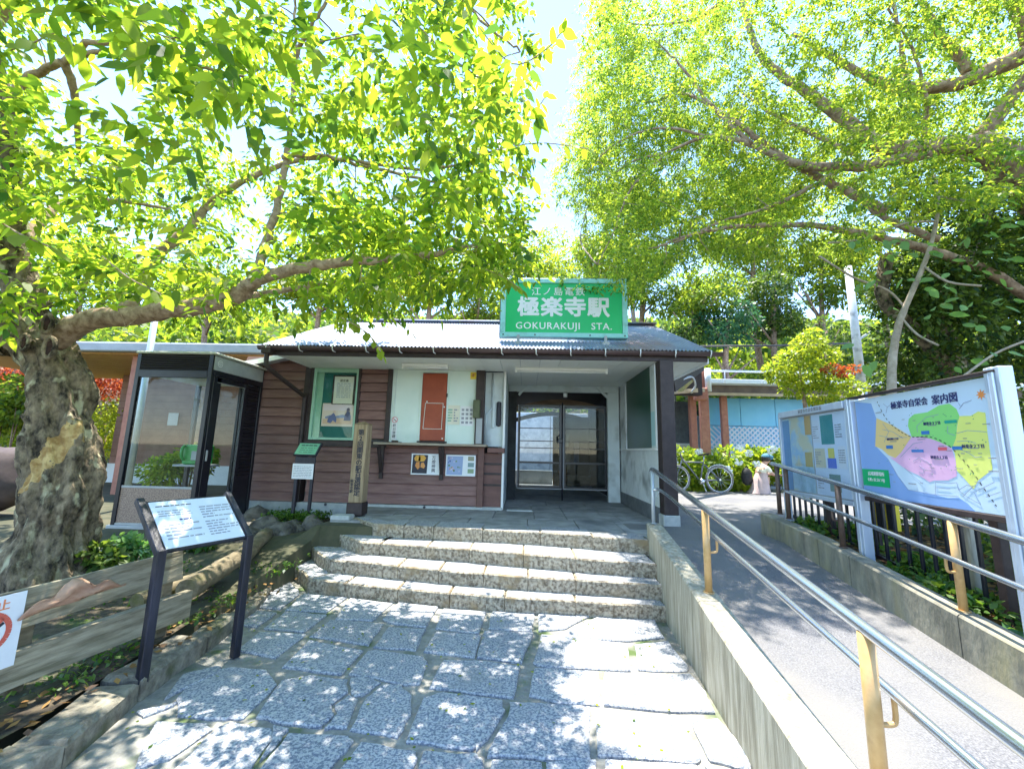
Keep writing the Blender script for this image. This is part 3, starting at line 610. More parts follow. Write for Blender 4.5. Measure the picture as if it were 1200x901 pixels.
ns = tag(panel('no_smoking_sign', paper, None, (-2.245, 6.98, 1.73), xd, zd, .085, .30, .004), 'narrow white vertical no smoking strip at the left end of the counter', 'sign')
disc = [(.0475 + .055 * math.cos(a * math.pi / 10), .34 + .055 * math.sin(a * math.pi / 10)) for a in range(20)]
shape2d('disc', paper, ns, (-2.25, 6.979, 1.73), xd, zd, disc, .003)
lines2d('prohibition_ring', flat('print_red', (.6, .06, .05)), ns, (-2.25, 6.975, 1.73), xd, zd, [[(.0475 + .045 * math.cos(a * math.pi / 10), .34 + .045 * math.sin(a * math.pi / 10)) for a in range(21)], [(.016, .372), (.079, .308)]], .009, .001)
lines2d('cigarette', ink, ns, (-2.25, 6.974, 1.73), xd, zd, [[(.022, .335), (.072, .335)]], .008, .001)
text('終日禁煙', .058, ink, ns, (-2.2025, 6.9755, 1.88), xd, zd, .012, vertical=True, gap=1.05)
# box on dark post and right part of the ticket wall
bxg = mb().box(-.875, -.76, 6.86, 6.94, 2.12, 2.42, .008).build('meter_box', M('olive_green_box', (.06, .075, .03), (.1, .11, .05), rough=.5), stn)
mb().box(-.82, -.72, 6.9, 6.95, 1.70, 2.12, .004).build('cable_duct', greysteel, stn)
mb().box(-.70, -.36, 7.10, 7.2, 1.66, 2.93).build('side_panel', palewall, stn)
mb().box(-.675, -.37, 7.03, 7.2, .69, 1.55).build('side_panel', brownpaint, stn)
for z in (1.02, 1.2, 1.36): mb().box(-.675, -.37, 7.015, 7.032, z, z + .035).build('recess_shelf', darkwood, stn)
mb().box(-.62, -.34, 6.9, 7.1, 1.56, 1.64, .006).build('counter_end', brownpaint, stn)
mb().box(-.50, -.42, 7.05, 7.1, 2.0, 2.42, .02).build('louvre', ink, stn)
mb().box(-.57, -.525, 7.06, 7.1, 1.98, 2.4, .005).build('frame_strip', palewall, stn)
mb().tube([(-.66, 6.97, 1.66), (-.66, 6.97, 2.2), (-.58, 7.02, 2.3), (-.58, 7.05, 2.9)], .014, 8).build('conduit', galv, stn)
mb().box(-.382, -.345, 7.0, 7.09, .65, 2.93, .003).build('door_jamb', white, stn)
# lobby walls, beam, brackets
mb().box(-.46, -.36, 7.2, 8.55, .65, 2.93).build('lobby_wall', palewall, stn)
mb().box(1.9, 2.04, 6.1, 12.6, .72, 2.93).build('lobby_wall', greywall, stn)
mb().box(1.868, 1.9, 6.1, 8.55, .65, .86, .004).build('skirting', darkwallm, stn)
mb().box(1.86, 1.9, 6.1, 8.5, 1.655, 1.685, .004).build('board_ledge', white, stn)
mb().box(1.877, 1.9, 6.105, 6.14, 1.69, 2.92, .003).build('board_edge', white, stn)
gb = mb().box(1.88, 1.9, 6.35, 7.85, 1.69, 2.925).build('notice_board', darkgreen, stn, label='dark green pin board on the porch side wall')
panel('pinned_notice', flat('faded_teal_sheet', (.35, .55, .6)), gb, (1.877, 6.34, 1.72), (0, 1, 0), (0, 0, 1), -.18, .5, .003)
mb().box(1.878, 1.9, 6.145, 6.345, 1.69, 2.92).build('board_strip', palewall, stn)
mb().box(1.86, 1.9, 7.86, 8.0, 1.68, 2.925, .004).build('board_strip', greywall, stn)
mb().box(1.64, 1.87, 8.45, 8.56, .65, 2.80, .004).build('gate_post', palewall, stn)
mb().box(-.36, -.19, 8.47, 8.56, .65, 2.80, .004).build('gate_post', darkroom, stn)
mb().box(-.36, 1.87, 8.44, 8.56, 2.80, 2.93, .004).build('lintel', palewall, stn)
for a, b in (((-.02, 8.43, 2.90), (-.15, 8.43, 2.72)), ((1.42, 8.43, 2.92), (1.66, 8.43, 2.68))): mb().bar(a, b, .05, .05, .004).build('brace', palewall, stn)
# porch pillar
pl = mb().box(1.89, 2.085, 5.9, 6.10, .79, 2.93, .008).build('pillar', darkwood, stn)
mb().box(1.875, 2.1, 5.885, 6.115, .64, .79, .012).build('pillar_base', basec, pl)
# dark passage beyond the gate
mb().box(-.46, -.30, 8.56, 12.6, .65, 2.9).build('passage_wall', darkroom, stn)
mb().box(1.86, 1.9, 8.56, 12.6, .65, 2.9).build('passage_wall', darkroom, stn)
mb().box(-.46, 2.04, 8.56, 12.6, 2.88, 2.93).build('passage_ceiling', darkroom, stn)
for y, zc in ((9.4, .0), (12.4, .0)):
    arc = [(-.3 + 2.16 * i / 12, 2.45 + .2 * math.sin(math.pi * i / 12)) for i in range(13)]; b = mb()
    for p, q in zip(arc[:-1], arc[1:]):
        b.add([(p[0], y, p[1]), (q[0], y, q[1]), (q[0], y, q[1] + .12), (p[0], y, p[1] + .12), (p[0], y + .1, p[1]), (q[0], y + .1, q[1]), (q[0], y + .1, q[1] + .12), (p[0], y + .1, p[1] + .12)],
              [(0, 1, 2, 3), (4, 7, 6, 5), (0, 4, 5, 1), (3, 2, 6, 7)])
    b.build('arched_beam', archwood, stn)
mb().box(.80, 1.86, 12.3, 12.38, .95, 2.62).build('partition', darkroom, stn)
for i, (a, b_, c, d_, col) in enumerate(((.95, 1.1, 1.5, 2.2, (.3, .22, .14)), (1.12, 1.25, 1.75, 2.1, (.12, .16, .2)), (1.15, 1.3, 1.1, 1.6, (.28, .24, .2)), (1.4, 1.55, 1.3, 1.9, (.1, .12, .2)))):
    mb().box(a, b_, 12.285, 12.3, c, d_).build('wall_poster', flat('poster_muted', col), stn)
mb().box(-.3, .8, 12.5, 12.6, .65, 1.05).build('low_panel', greywall, stn)
mb().box(.8, 1.86, 12.2, 12.3, .65, .95).build('low_panel', M('brown_panel_worn', (.1, .08, .06), (.2, .17, .14), scale=9), stn)
# roof
def roofz(y): return 3.085 + (y - 5.95) * .448
RX0, RX1, YR = -3.95, 2.66, 8.55
b = mb(); nw = int((RX1 - RX0) / .056) * 4; vs = []
for j, y in enumerate((5.93, 6.6, 7.25, 7.9, YR)):
    for i in range(nw + 1):
        x = RX0 + (RX1 - RX0) * i / nw; vs.append((x, y, roofz(y) + .011 * math.sin(2 * math.pi * i / 4) + (.006 if j % 2 == 0 and 0 < j else 0)))
for j in range(4):
    for i in range(nw): b.f.append((j * (nw + 1) + i, j * (nw + 1) + i + 1, (j + 1) * (nw + 1) + i + 1, (j + 1) * (nw + 1) + i)); b.sm.append(True)
b.v = vs; rf = b.build('roof', roofm, stn)
b = mb(); b.add([(RX0, YR, roofz(YR)), (RX1, YR, roofz(YR)), (RX1, 11.6, roofz(YR) - 1.35), (RX0, 11.6, roofz(YR) - 1.35)], [(0, 1, 2, 3)]); b.build('roof_back', roofm, rf)
mb().bar((RX0 - .02, YR, roofz(YR) + .03), (RX1 + .02, YR, roofz(YR) + .03), .22, .03, .01).build('ridge_cap', roofm, rf)
for x in (RX0 + .015, RX1 - .015): mb().bar((x, 5.93, roofz(5.93) - .055), (x, YR, roofz(YR) - .055), .03, .09, .003).build('verge_board', darkwood, rf)
trim('fascia', RX0 + .05, RX1 - .06, 5.97, 6.0, 2.925, 3.06, darkwood)
b = mb(); gut = [(5.97 - .055 + .055 * math.cos(a), 3.045 + .055 * math.sin(a)) for a in [math.pi + i * math.pi / 8 for i in range(9)]]
n = len(gut); b.add([(x, y, z) for x in (RX0 - .02, RX1 + .12) for y, z in gut] + [(x, 5.915 + (y - 5.915) * .88, z + .006) for x in (RX0 - .02, RX1 + .12) for y, z in gut],
      [(i, i + 1, n + i + 1, n + i) for i in range(n - 1)] + [(2 * n + i, 3 * n + i, 3 * n + i + 1, 2 * n + i + 1) for i in range(n - 1)] + [(i, 2 * n + i, 2 * n + i + 1, i + 1) for i in range(n - 1)] + [(n + i, n + i + 1, 3 * n + i + 1, 3 * n + i) for i in range(n - 1)], True)
gt = b.build('gutter', fasciam, stn)
for i in range(14):
    x = RX0 + .12 + i * .495
    mb().tube([(x, 5.855, 3.07), (x, 5.85, 3.02), (x, 5.88, 2.985), (x + .02, 5.93, 2.975)], .008, 6).build('gutter_bracket', white, gt)
dp = mb().tube(smooth_path([(-3.83, 5.91, 2.99), (-3.83, 5.91, 2.80), (-3.80, 6.0, 2.70), (-3.755, 6.86, 2.44), (-3.75, 6.92, 2.36), (-3.75, 6.92, .62)], 4), .033, 10)
dp.box(-3.90, -3.76, 5.85, 5.98, 2.93, 3.03, .01); dp.build('downpipe', darkwood, stn)
# soffit boards
x = -3.70
while x < 2.58:
    x1 = min(x + .3, 2.60); y1 = 7.0 if x1 < -.36 else 8.45
    mb().box(x + .0025, x1 - .0025, 6.0, y1, 2.932, 2.95).build('soffit_board', soffitm, stn); x += .3
trim('soffit_edge', 2.60, 2.63, 6.0, 11.2, 2.90, 2.985, white)
trim('soffit_edge', -3.73, -3.70, 6.0, 7.0, 2.925, 2.965, white)
b = mb(); b.add([(2.55, 6.05, 2.96), (2.55, 11.3, 2.96), (2.55, YR, roofz(YR) - .06)], [(0, 1, 2)]); b.add([(-3.8, 6.05, 2.96), (-3.8, 11.3, 2.96), (-3.8, YR, roofz(YR) - .06)], [(2, 1, 0)]); b.build('gable', darkwood, stn)
# lean-to at the left
b = mb(); b.add([(-3.72, 6.72, 3.20), (-5.1, 6.72, 2.90), (-5.1, 11, 2.90), (-3.72, 11, 3.20), (-3.72, 6.72, 3.15), (-5.1, 6.72, 2.85), (-5.1, 11, 2.85), (-3.72, 11, 3.15)], [(0, 1, 2, 3)[::-1], (4, 5, 6, 7), (0, 4, 5, 1), (1, 5, 6, 2), (3, 2, 6, 7), (0, 3, 7, 4)])
b.build('lean_to_roof', canopyroof, stn)
mb().bar((-3.74, 6.71, 3.14), (-5.1, 6.71, 2.845), .02, .07).build('barge_board', white, stn)
# strip lamps under the soffit
def striplamp(x0, x1, y, label):
    t = thing('strip_lamp', ((x0 + x1) / 2, y, 2.93), label, 'lamp')
    mb().box(x0, x1, y - .03, y + .03, 2.885, 2.93, .006).build('housing', tubewhite, t)
    mb().tube([(x0 + .04, y - .005, 2.868), (x1 - .04, y - .005, 2.868)], .014, 10).build('tube', white, t)
    for x in (x0 + .02, x1 - .02): mb().box(x - .015, x + .015, y - .02, y + .02, 2.85, 2.885).build('socket', tubewhite, t)
striplamp(-1.98, -1.24, 6.45, 'short unlit fluorescent strip lamp under the eave above the red shutter')
striplamp(-.19, 1.30, 6.63, 'long unlit fluorescent strip lamp under the eave in front of the gate opening')
# porch bulb by the gate
t = thing('porch_lamp', (.79, 8.4, 2.8), 'small white lamp hanging from the lintel above the middle of the gate', 'lamp')
mb().tube([(.79, 8.4, 2.80), (.79, 8.4, 2.77)], .03, 12).build('cap', greysteel, t); mb().tube([(.79, 8.4, 2.77), (.79, 8.4, 2.69)], [.045, .04], 12).build('globe', white, t)
# double gate
gate = thing('gate', (.75, 8.62, .65), 'closed black framed double gate with clear upper panes across the station passage', 'gate')
for x0, x1 in ((-.16, .735), (.765, 1.655)):
    lf = mb(); z0, z1 = .86, 2.55
    for a in ((x0, x0 + .05, z0, z1), (x1 - .045, x1, z0, z1), (x0 + .05, x1 - .045, z0, z0 + .05), (x0 + .05, x1 - .045, z1 - .05, z1), (x0 + .05, x1 - .045, 1.36, 1.40)):
        lf.box(a[0], a[1], 8.60, 8.64, a[2], a[3], .003)
    lf = lf.build('leaf_frame', blackm, gate)
    for z in (1.66, 1.80, 2.06): mb().box(x0 + .05, x1 - .045, 8.61, 8.625, z, z + .018).build('bar', blackm, lf)
    mb().box(x0 + .05, x1 - .045, 8.618, 8.623, .91, 1.36).build('lower_panel', dirtyglass, lf)
    mb().box(x0 + .05, x1 - .045, 8.618, 8.623, 1.40, 2.50).build('upper_pane', glass, lf)
    mb().box(x0 - .0, x0 + .012, 8.59, 8.60, z0, z1).build('edge_strip', greysteel, lf)
    mb().box(x0, x1, 8.59, 8.60, z0, z0 + .014).build('edge_strip', greysteel, lf)
mb().tube([(.75, 8.59, .65), (.75, 8.59, 2.6)], .014, 8).build('drop_bolt', ink, gate)
lk = mb().box(.64, .76, 8.56, 8.60, 1.78, 1.86, .01); lk.tube([(.66, 8.57, 1.83), (.64, 8.54, 1.9), (.69, 8.54, 1.93)], .013, 8); lk.build('lock', blackm, gate)

# ------------------------------------------------------------------ station name sign on the roof
sg = thing('station_sign', (.55, 6.33, 3.25), 'large green station name sign with pale turquoise frame standing on the roof', 'sign')
sx0, sx1, sz0, sz1, sy = -.43, 1.57, 3.37, 4.34, 6.40
tilt = Vector((0, .0, 1))
mb().box(sx0 + .07, sx1 - .07, sy - .01, sy + .1, sz0 + .07, sz1 - .07).build('face', signgreen, sg)
for a in ((sx0, sx1, sz0, sz0 + .075), (sx0, sx1, sz1 - .075, sz1), (sx0, sx0 + .08, sz0 + .075, sz1 - .075), (sx1 - .08, sx1, sz0 + .075, sz1 - .075)): mb().box(a[0], a[1], sy - .035, sy + .12, a[2], a[3], .006).build('frame', signframe, sg)
mb().box(sx0 - .012, sx1 + .012, sy + .0, sy + .11, sz1, sz1 + .02).build('frame_cap', darkwallm, sg)
mb().box(sx0 - .014, sx0 - .001, sy - .02, sy + .11, sz0, sz1).build('frame_cap', darkwallm, sg)
for x in (-.14, 1.22):
    mb().box(x - .06, x + .06, sy - .09, sy + .14, 3.20, 3.29, .01).build('mounting_foot', greysteel, sg)
    mb().box(x - .022, x + .022, sy - .05, sy - .036, 3.24, 3.40, .003).build('mounting_strap', greysteel, sg)
for x in (sx0 + .05, sx1 - .05, .12, .98): mb().tube([(x, sy - .035, sz0 + .035), (x, sy - .042, sz0 + .035)], .012, 8).build('screw', darkwood, sg)
cx_ = (sx0 + sx1) / 2
text('江ノ島電鉄', .15, white, sg, (cx_ - .09, sy - .012, 4.12), xd, zd, .008, sx=1.05, sp=1.22)
text('極楽寺駅', .335, white, sg, (cx_ - .005, sy - .012, 3.85), xd, zd, .034, sx=1.06, sp=1.08)
text('GOKURAKUJI   STA.', .155, white, sg, (cx_ + .0, sy - .012, 3.555), xd, zd, .014, sx=1.0, sp=1.12)

# ================================================================== RAILINGS
def handrail(label, posts, top, low, pm, off, rr=.024):
    t = thing('handrail', posts[0][0], label, 'handrail')
    mb().tube(smooth_path(top, 5), rr, 14).build('top_rail', steel, t)
    mb().tube(smooth_path(low, 5), rr * .72, 12).build('lower_rail', steel, t)
    for (b0, ztop, m, r) in posts:
        p = mb().tube([b0, (b0[0], b0[1], ztop)], r, 14).build('post', m, t)
        c = mb().tube([(b0[0], b0[1], b0[2]), (b0[0], b0[1], b0[2] + .008)], r * 1.5, 14).build('base_collar', m, p)
    return t
def wmid(y): return 1.47 - (4.98 - y) * .066
def topz(y): return 1.42 - .135 * (4.98 - y)
P3 = [(4.98, .822), (3.30, .61), (1.69, .42), (.0, .225)]
hr = handrail('stainless handrail with tan posts standing on the near concrete wall between steps and ramp', [((wmid(y), y, zb), topz(y), tanpost if y < 4.9 else galv, .021 if y > 4.9 else .026) for y, zb in P3],
    [(wmid(4.98), 5.01, 1.40), (wmid(4.95), 4.95, 1.424)] + [(wmid(y), y, topz(y) + .012) for y in (4.5, 3.3, 1.7, 0, -.8)],
    [(wmid(4.9), 4.93, 1.20), (wmid(4.8) + .05, 4.86, 1.205)] + [(wmid(y) + .075, y, topz(y) - .20) for y in (4.5, 3.3, 1.7, 0, -.8)], tanpost, .075)
for y, zb in P3[1:]:
    mb().tube(smooth_path([(wmid(y), y, topz(y) - .30), (wmid(y) + .06, y, topz(y) - .30), (wmid(y) + .075, y, topz(y) - .28), (wmid(y) + .075, y, topz(y) - .21)], 4), .009, 8).build('bracket', tanpost, hr)
mb().tube([(wmid(4.98) , 4.97, 1.2), (wmid(4.98) + .04, 4.93, 1.13), (wmid(4.98) + .05, 4.9, 1.2)], .007, 6).build('bracket', galv, hr)
def cmid(y): return curbx(y) + .085
def topz2(y): return 1.50 - .125 * (5.25 - y)
P4 = [(5.22, .935, shadedpost), (5.02, .91, shadedpost), (4.1, .80, shadedpost), (2.95, .655, tanpost), (1.4, .47, tanpost)]
hr2 = handrail('stainless handrail on the kerb wall in front of the map boards', [((cmid(y), y, zb), topz2(y), m, .024) for y, zb, m in P4],
    [(cmid(5.34), 5.34, topz2(5.34))] + [(cmid(y), y, topz2(y) + .012) for y in (5.2, 4.1, 2.95, 1.4, 0)],
    [(cmid(5.0) - .06, 5.0, topz2(5.0) - .24)] + [(cmid(y) - .07, y, topz2(y) - .225) for y in (4.1, 2.95, 1.4, 0)], tanpost, -.07)
for y, zb, m in P4[2:]:
    mb().tube(smooth_path([(cmid(y), y, topz2(y) - .32), (cmid(y) - .055, y, topz2(y) - .32), (cmid(y) - .07, y, topz2(y) - .30), (cmid(y) - .07, y, topz2(y) - .235)], 4), .009, 8).build('bracket', m, hr2)

# ================================================================== MAP BOARDS
BD = Vector((.1067, .9942, 0)).normalized()             # boards run along this line away from the camera
BN = Vector((-BD.y, BD.x, 0))                           # face normal, towards the ramp
def bpt(s, z, d=0): return Vector((2.905, 2.65, 0)) + BD * s + BN * d + Vector((0, 0, z))
LX = -BD                                                # reading direction
def boardframe(t, s0, s1, z0, z1, m, th=.06):
    mb().obox(bpt((s0 + s1) / 2, (z0 + z1) / 2, -.03), BD, BN, (0, 0, 1), (s1 - s0) / 2, .02, (z1 - z0) / 2).build('backing', greysteel, t)
# area map
mp_ = thing('area_map_board', bpt(.66, .6), 'large pale blue neighbourhood map board with coloured districts, nearest of the two boards', 'map board')
boardframe(mp_, 0.05, 1.31, 1.27, 2.13, alu)
bluepost = M('pale_blue_post', (.52, .6, .72), (.62, .7, .82), scale=8, stretch=(1, 1, .1), rough=.3, metal=.3, bump=.02)
pst = mb()
for k in range(3): pst.obox(bpt(-.05 + k * .036 - .0, 1.35, -.01 + (k % 2) * .008), BD, BN, (0, 0, 1), .017, .04, .83, .006)
pst.build('post', bluepost, mp_)
pst = mb()
for k in range(3): pst.obox(bpt(1.345 + k * .03, 1.33, -.01 + (k % 2) * .008), BD, BN, (0, 0, 1), .0145, .04, .82, .005)
pst.build('post', bluepost, mp_)
mb().obox(bpt(.66, 2.155, -.0), BD, BN, (0, 0, 1), .70, .04, .008, .003).build('top_cap', darkwood, mp_)
mb().obox(bpt(.66, 1.255, -.02), BD, BN, (0, 0, 1), .64, .03, .02, .004).build('bottom_rail', darkwood, mp_)
o0 = bpt(1.31, 1.28, -.008); zd = (0, 0, 1)
# map face coordinates: u to the reader's right 0..1.26, v up 0..0.86 ; taken from the board as it looks
fc = panel('map_face', flat('map_pale_blue', (.6, .74, .9), .4), mp_, o0, LX, zd, 1.26, .85, .006)
def q(a, b_):  # bilinear from the enlarged view of the board (783x901) to board metres
    # corners in that view: TL(15,160) TR(650,18) BL(75,600) BR(752,690)
    lo, hi = (0.0, 0.0), (1.0, 1.0); s_, t_ = .5, .5
    TL, TR, BL, BR = (10, 155), (652, 15), (72, 600), (755, 688)
    import itertools
    for _ in range(12):
        x = (1 - s_) * (1 - t_) * TL[0] + s_ * (1 - t_) * TR[0] + (1 - s_) * t_ * BL[0] + s_ * t_ * BR[0] - a
        y = (1 - s_) * (1 - t_) * TL[1] + s_ * (1 - t_) * TR[1] + (1 - s_) * t_ * BL[1] + s_ * t_ * BR[1] - b_
        xs_ = (1 - t_) * (TR[0] - TL[0]) + t_ * (BR[0] - BL[0]); xt = (1 - s_) * (BL[0] - TL[0]) + s_ * (BR[0] - TR[0])
        ys_ = (1 - t_) * (TR[1] - TL[1]) + t_ * (BR[1] - BL[1]); yt = (1 - s_) * (BL[1] - TL[1]) + s_ * (BR[1] - TR[1])
        D_ = xs_ * yt - xt * ys_; s_ -= (x * yt - xt * y) / D_; t_ -= (xs_ * y - x * ys_) / D_
    # perspective foreshortening along the board: nearer (right) part shows larger
    zl, zr = 4.35, 2.95
    s3 = (s_ * zl) / (s_ * zl + (1 - s_) * zr) if False else s_ * zr / (s_ * zr + (1 - s_) * zl) if False else s_ / (s_ + (1 - s_) * (zr / zl))
    s3 = s_ * zl / (s_ * zl + (1 - s_) * zr)
    return (min(max(s3, 0), 1) * 1.26, min(max(1 - t_, 0), 1) * .85)
def mappoly(nm, c, pts, lay): return shape2d(nm, flat(nm + '_print', c, .3), mp_, o0 + BN * (.006 + lay * .0007), LX, zd, [q(*p) for p in pts], .0006)
mappoly('sea', (.26, .42, .78), [(10,160),(90,165),(118,240),(118,370),(180,430),(230,510),(280,572),(400,592),(470,608),(520,605),(560,630),(600,668),(72,600)], 0)
mappoly('orange_district', (.85, .62, .26), [(118,236),(200,270),(290,322),(275,345),(240,400),(215,425),(180,412),(150,385),(116,372)], 1)
mappoly('pink_district', (.8, .48, .72), [(292,325),(350,318),(430,345),(485,375),(505,440),(510,505),(470,525),(400,528),(380,535),(330,505),(270,480),(185,420),(215,425),(245,395),(275,345)], 1)
mappoly('green_district', (.3, .74, .22), [(275,235),(300,212),(365,200),(420,165),(470,155),(505,180),(520,215),(508,260),(505,320),(485,372),(440,350),(380,328),(290,320),(272,270)], 1)
mappoly('yellow_district', (.8, .84, .22), [(520,215),(575,212),(610,190),(645,195),(655,290),(680,470),(610,525),(590,565),(545,515),(510,480),(500,400),(487,372),(505,320),(510,260)], 1)
def mapline(nm, m, segs, wd, lay): return lines2d(nm, m, mp_, o0 + BN * (.006 + lay * .0007), LX, zd, [[q(*p) for p in s_] for s_ in segs], wd, .0006)
rw = []
P = smooth_path([(q(120, 155)[0], q(120, 155)[1], 0), (*q(165, 235), 0), (*q(225, 290), 0), (*q(295, 322), 0), (*q(380, 320), 0), (*q(470, 360), 0), (*q(560, 450), 0), (*q(640, 560), 0), (*q(705, 650), 0)], 8)
for i in range(0, len(P) - 1, 2): rw.append([(P[i].x, P[i].y), (P[i + 1].x, P[i + 1].y)])
lines2d('railway_line', ink, mp_, o0 + BN * .0085, LX, zd, rw, .006, .0006)
mapline('road_line', M('map_road_grey', (.3, .36, .5), (.34, .4, .54), rough=.4, bump=0), [[(150,165),(170,180),(165,210)], [(170,180),(185,170)], [(520,180),(540,150),(580,135)], [(525,165),(515,150)], [(180,430),(230,510),(280,572),(400,592),(520,600)], [(410,535),(410,590)], [(410,535),(470,540),(510,535)], [(410,560),(480,565)],
   [(510,535),(520,570),(560,600)], [(520,570),(560,545)], [(540,600),(580,560),(600,545)], [(560,600),(625,635)], [(590,575),(625,635)], [(600,575),(690,530)], [(650,600),(720,575)], [(510,300),(560,285),(655,290)], [(510,340),(560,335),(600,345)], [(520,375),(570,395),(600,415),(630,410)], [(345,345),(300,355),(240,420)],
   [(300,440),(330,420),(370,440),(390,460)], [(330,460),(355,475),(350,495),(330,490)], [(150,290),(200,300),(250,330)], [(135,320),(190,330),(270,325)], [(420,210),(360,225),(315,270),(320,300)], [(465,265),(465,300),(500,310)], [(150,260),(180,300),(160,350)], [(260,470),(350,545)]], .0035, 3)
def q3(a, b_, d=.0095): u_, v_ = q(a, b_); return o0 + Vector(LX) * u_ + Vector((0, 0, v_)) + BN * d
navy = M('navy_print', (.03, .04, .16), (.04, .05, .18), rough=.4, bump=0)
text('極楽寺自栄会', .064, navy, mp_, q3(272, 162), LX, zd, .014, sx=.95); text('案内図', .074, navy, mp_, q3(447, 133), LX, zd, .014, sx=.95)
for s_, a, b_, sz in (('極楽寺３丁目', 388, 255, .026), ('極楽寺１丁目', 425, 418, .025), ('極楽寺２丁目', 588, 362, .028), ('稲村ガ崎１丁目', 200, 336, .019)): text(s_, sz, navy, mp_, q3(a, b_), LX, zd, .003, sx=.95)
def maplabel(col, x0, y0, x1, y1, s_='', sz=.02, tm=white):
    u0, v0 = q(x0, y1); u1, v1 = q(x1, y0)
    shape2d('map_tag', flat('tag_print', col, .4), mp_, o0 + BN * .0095, LX, zd, [(u0, v0), (u1, v0), (u1, v1), (u0, v1)], .0008)
    if s_: text(s_, sz, tm, mp_, o0 + Vector(LX) * (u0 + u1) / 2 + Vector((0, 0, (v0 + v1) / 2)) + BN * .0112, LX, zd, .01)
for a in ((340, 290, 376, 310), (172, 365, 202, 382), (294, 382, 350, 396), (490, 362, 536, 380)): maplabel((.05, .2, .55), *a)
maplabel((.02, .36, .28), 452, 233, 508, 254); maplabel((.7, .12, .16), 422, 368, 462, 385)
rr_m = random.Random(77)
maplabel((.0, .42, .14), 68, 483, 184, 553)
text('広域避難場所', .036, white, mp_, q3(126, 502, .0115), LX, zd, .014, sx=.9); text('七里ヶ浜ゴルフ場', .03, white, mp_, q3(127, 530, .0115), LX, zd, .012, sx=.85)
for i in range(26):
    a, b_ = rr_m.uniform(150, 640), rr_m.uniform(215, 560); P0 = q3(a, b_, .0089); print_rows(mp_, P0, LX, zd, rr_m.uniform(.02, .05), .009, 1, greyink, i + 50, .45)
c_ = q(625, 105); st = []
for i in range(16):
    a = i * math.pi / 8; r_ = .036 if i % 2 == 0 else .016; st.append((c_[0] + r_ * math.cos(a), c_[1] + r_ * math.sin(a)))
shape2d('sun_mark', flat('sun_orange', (.85, .3, .08)), mp_, o0 + BN * .008, LX, zd, st, .0008)
rr = random.Random(3)
tk = []
for i in range(46):
    x, y = rr.uniform(130, 650), rr.uniform(200, 500); a, b_ = q(x, y); tk.append([(a, b_), (a + .006, b_ + .004)])
lines2d('map_marks', M('map_mark', (.1, .35, .2), (.12, .38, .24), rough=.4, bump=0), mp_, o0 + BN * .0088, LX, zd, tk, .005, .0006)
for a, b_ in ((340, 337), (390, 268), (425, 430), (590, 375), (205, 350), (300, 548), (690, 420), (690, 483), (130, 212)):
    P0 = q3(a, b_, .0088); print_rows(mp_, P0 - Vector(LX) * .035, LX, zd, .07, .012, 1, greyink, int(a), .5)
# notice case further along
nb = thing('notice_board_case', bpt(1.46 + .6, .7), 'weathered notice board with faded town map and papers, farther of the two boards', 'notice board')
s0, s1 = 1.44, 2.70
boardframe(nb, s0, s1, 1.20, 2.08, alu)
mb().obox(bpt((s0 + s1) / 2, 2.11, -.005), BD, BN, (0, 0, 1), (s1 - s0) / 2, .04, .035, .005).build('header', bluepost, nb)
mb().obox(bpt((s0 + s1) / 2, 1.185, -.01), BD, BN, (0, 0, 1), (s1 - s0) / 2, .03, .02, .004).build('bottom_rail', bluepost, nb)
mb().obox(bpt(s1 + .015, 1.4, -.01), BD, BN, (0, 0, 1), .02, .035, .72, .004).build('post', bluepost, nb)
text('極楽寺自治会掲示板', .045, greyink, nb, bpt(2.0, 2.11, .037), LX, zd, .008, sp=1.3)
def nbp(nm, c, u0, u1, v0, v1, lay=0, m=None): return mb().obox(bpt(s1 - (u0 + u1) / 2, (v0 + v1) / 2, -.008 + lay * .002), BD, BN, (0, 0, 1), (u1 - u0) / 2, .001, (v1 - v0) / 2).build(nm, m or flat(nm + '_tone', c), nb)
townmap = M('faded_town_map', (.3, .52, .72), (.58, .7, .62), scale=9, rough=.4, bump=0, c3=(.66, .62, .4), s3=5, lo3=.5, hi3=.6)
nbp('town_map', None, .0, .62, 1.22, 2.06, 0, townmap); nbp('map_strip', (.12, .3, .52), 0.0, .16, 1.22, 2.04, 1)
nbp('map_patch', (.6, .36, .1), .50, .62, 1.85, 2.06, 1); nbp('map_patch', (.5, .38, .12), .46, .60, 1.5, 1.66, 1); nbp('map_patch', None, .17, .6, 1.24, 1.5, 1, M('map_pale_lines', (.5, .68, .78), (.36, .55, .6), scale=14, rough=.4, bump=0))
nbp('notice_sheet', (.68, .76, .85), .64, 1.22, 1.22, 2.06, 0)
nbp('teal_notice', (.03, .27, .26), .80, 1.02, 1.74, 2.04, 1); nbp('yellow_notice', (.7, .62, .1), .90, 1.0, 1.60, 1.70, 2); nbp('blue_notice', (.08, .16, .6), .88, 1.02, 1.50, 1.60, 2)
nbp('green_notice', (.2, .3, .25), .88, 1.06, 1.27, 1.44, 1); nbp('cream_notice', (.66, .6, .4), .66, .84, 1.5, 1.7, 1); nbp('white_notice', (.7, .74, .78), .65, .78, 1.76, 2.0, 1); nbp('white_notice', (.74, .77, .8), 1.06, 1.18, 1.5, 1.72, 1)
for i, (u_, v_) in enumerate(((.66, 1.8), (1.07, 1.55), (.67, 1.53), (1.05, 1.8), (.68, 1.28))):
    print_rows(nb, bpt(s1 - u_, v_, -.003), LX, zd, .1, .14, 6, greyink, 30 + i, .35)
mb().obox(bpt((s0 + s1) / 2, 1.64, .012), BD, BN, (0, 0, 1), (s1 - s0) / 2 - .03, .002, .42).build('glass_pane', glassmat('case_pane', (.93, .96, 1), .15), nb)

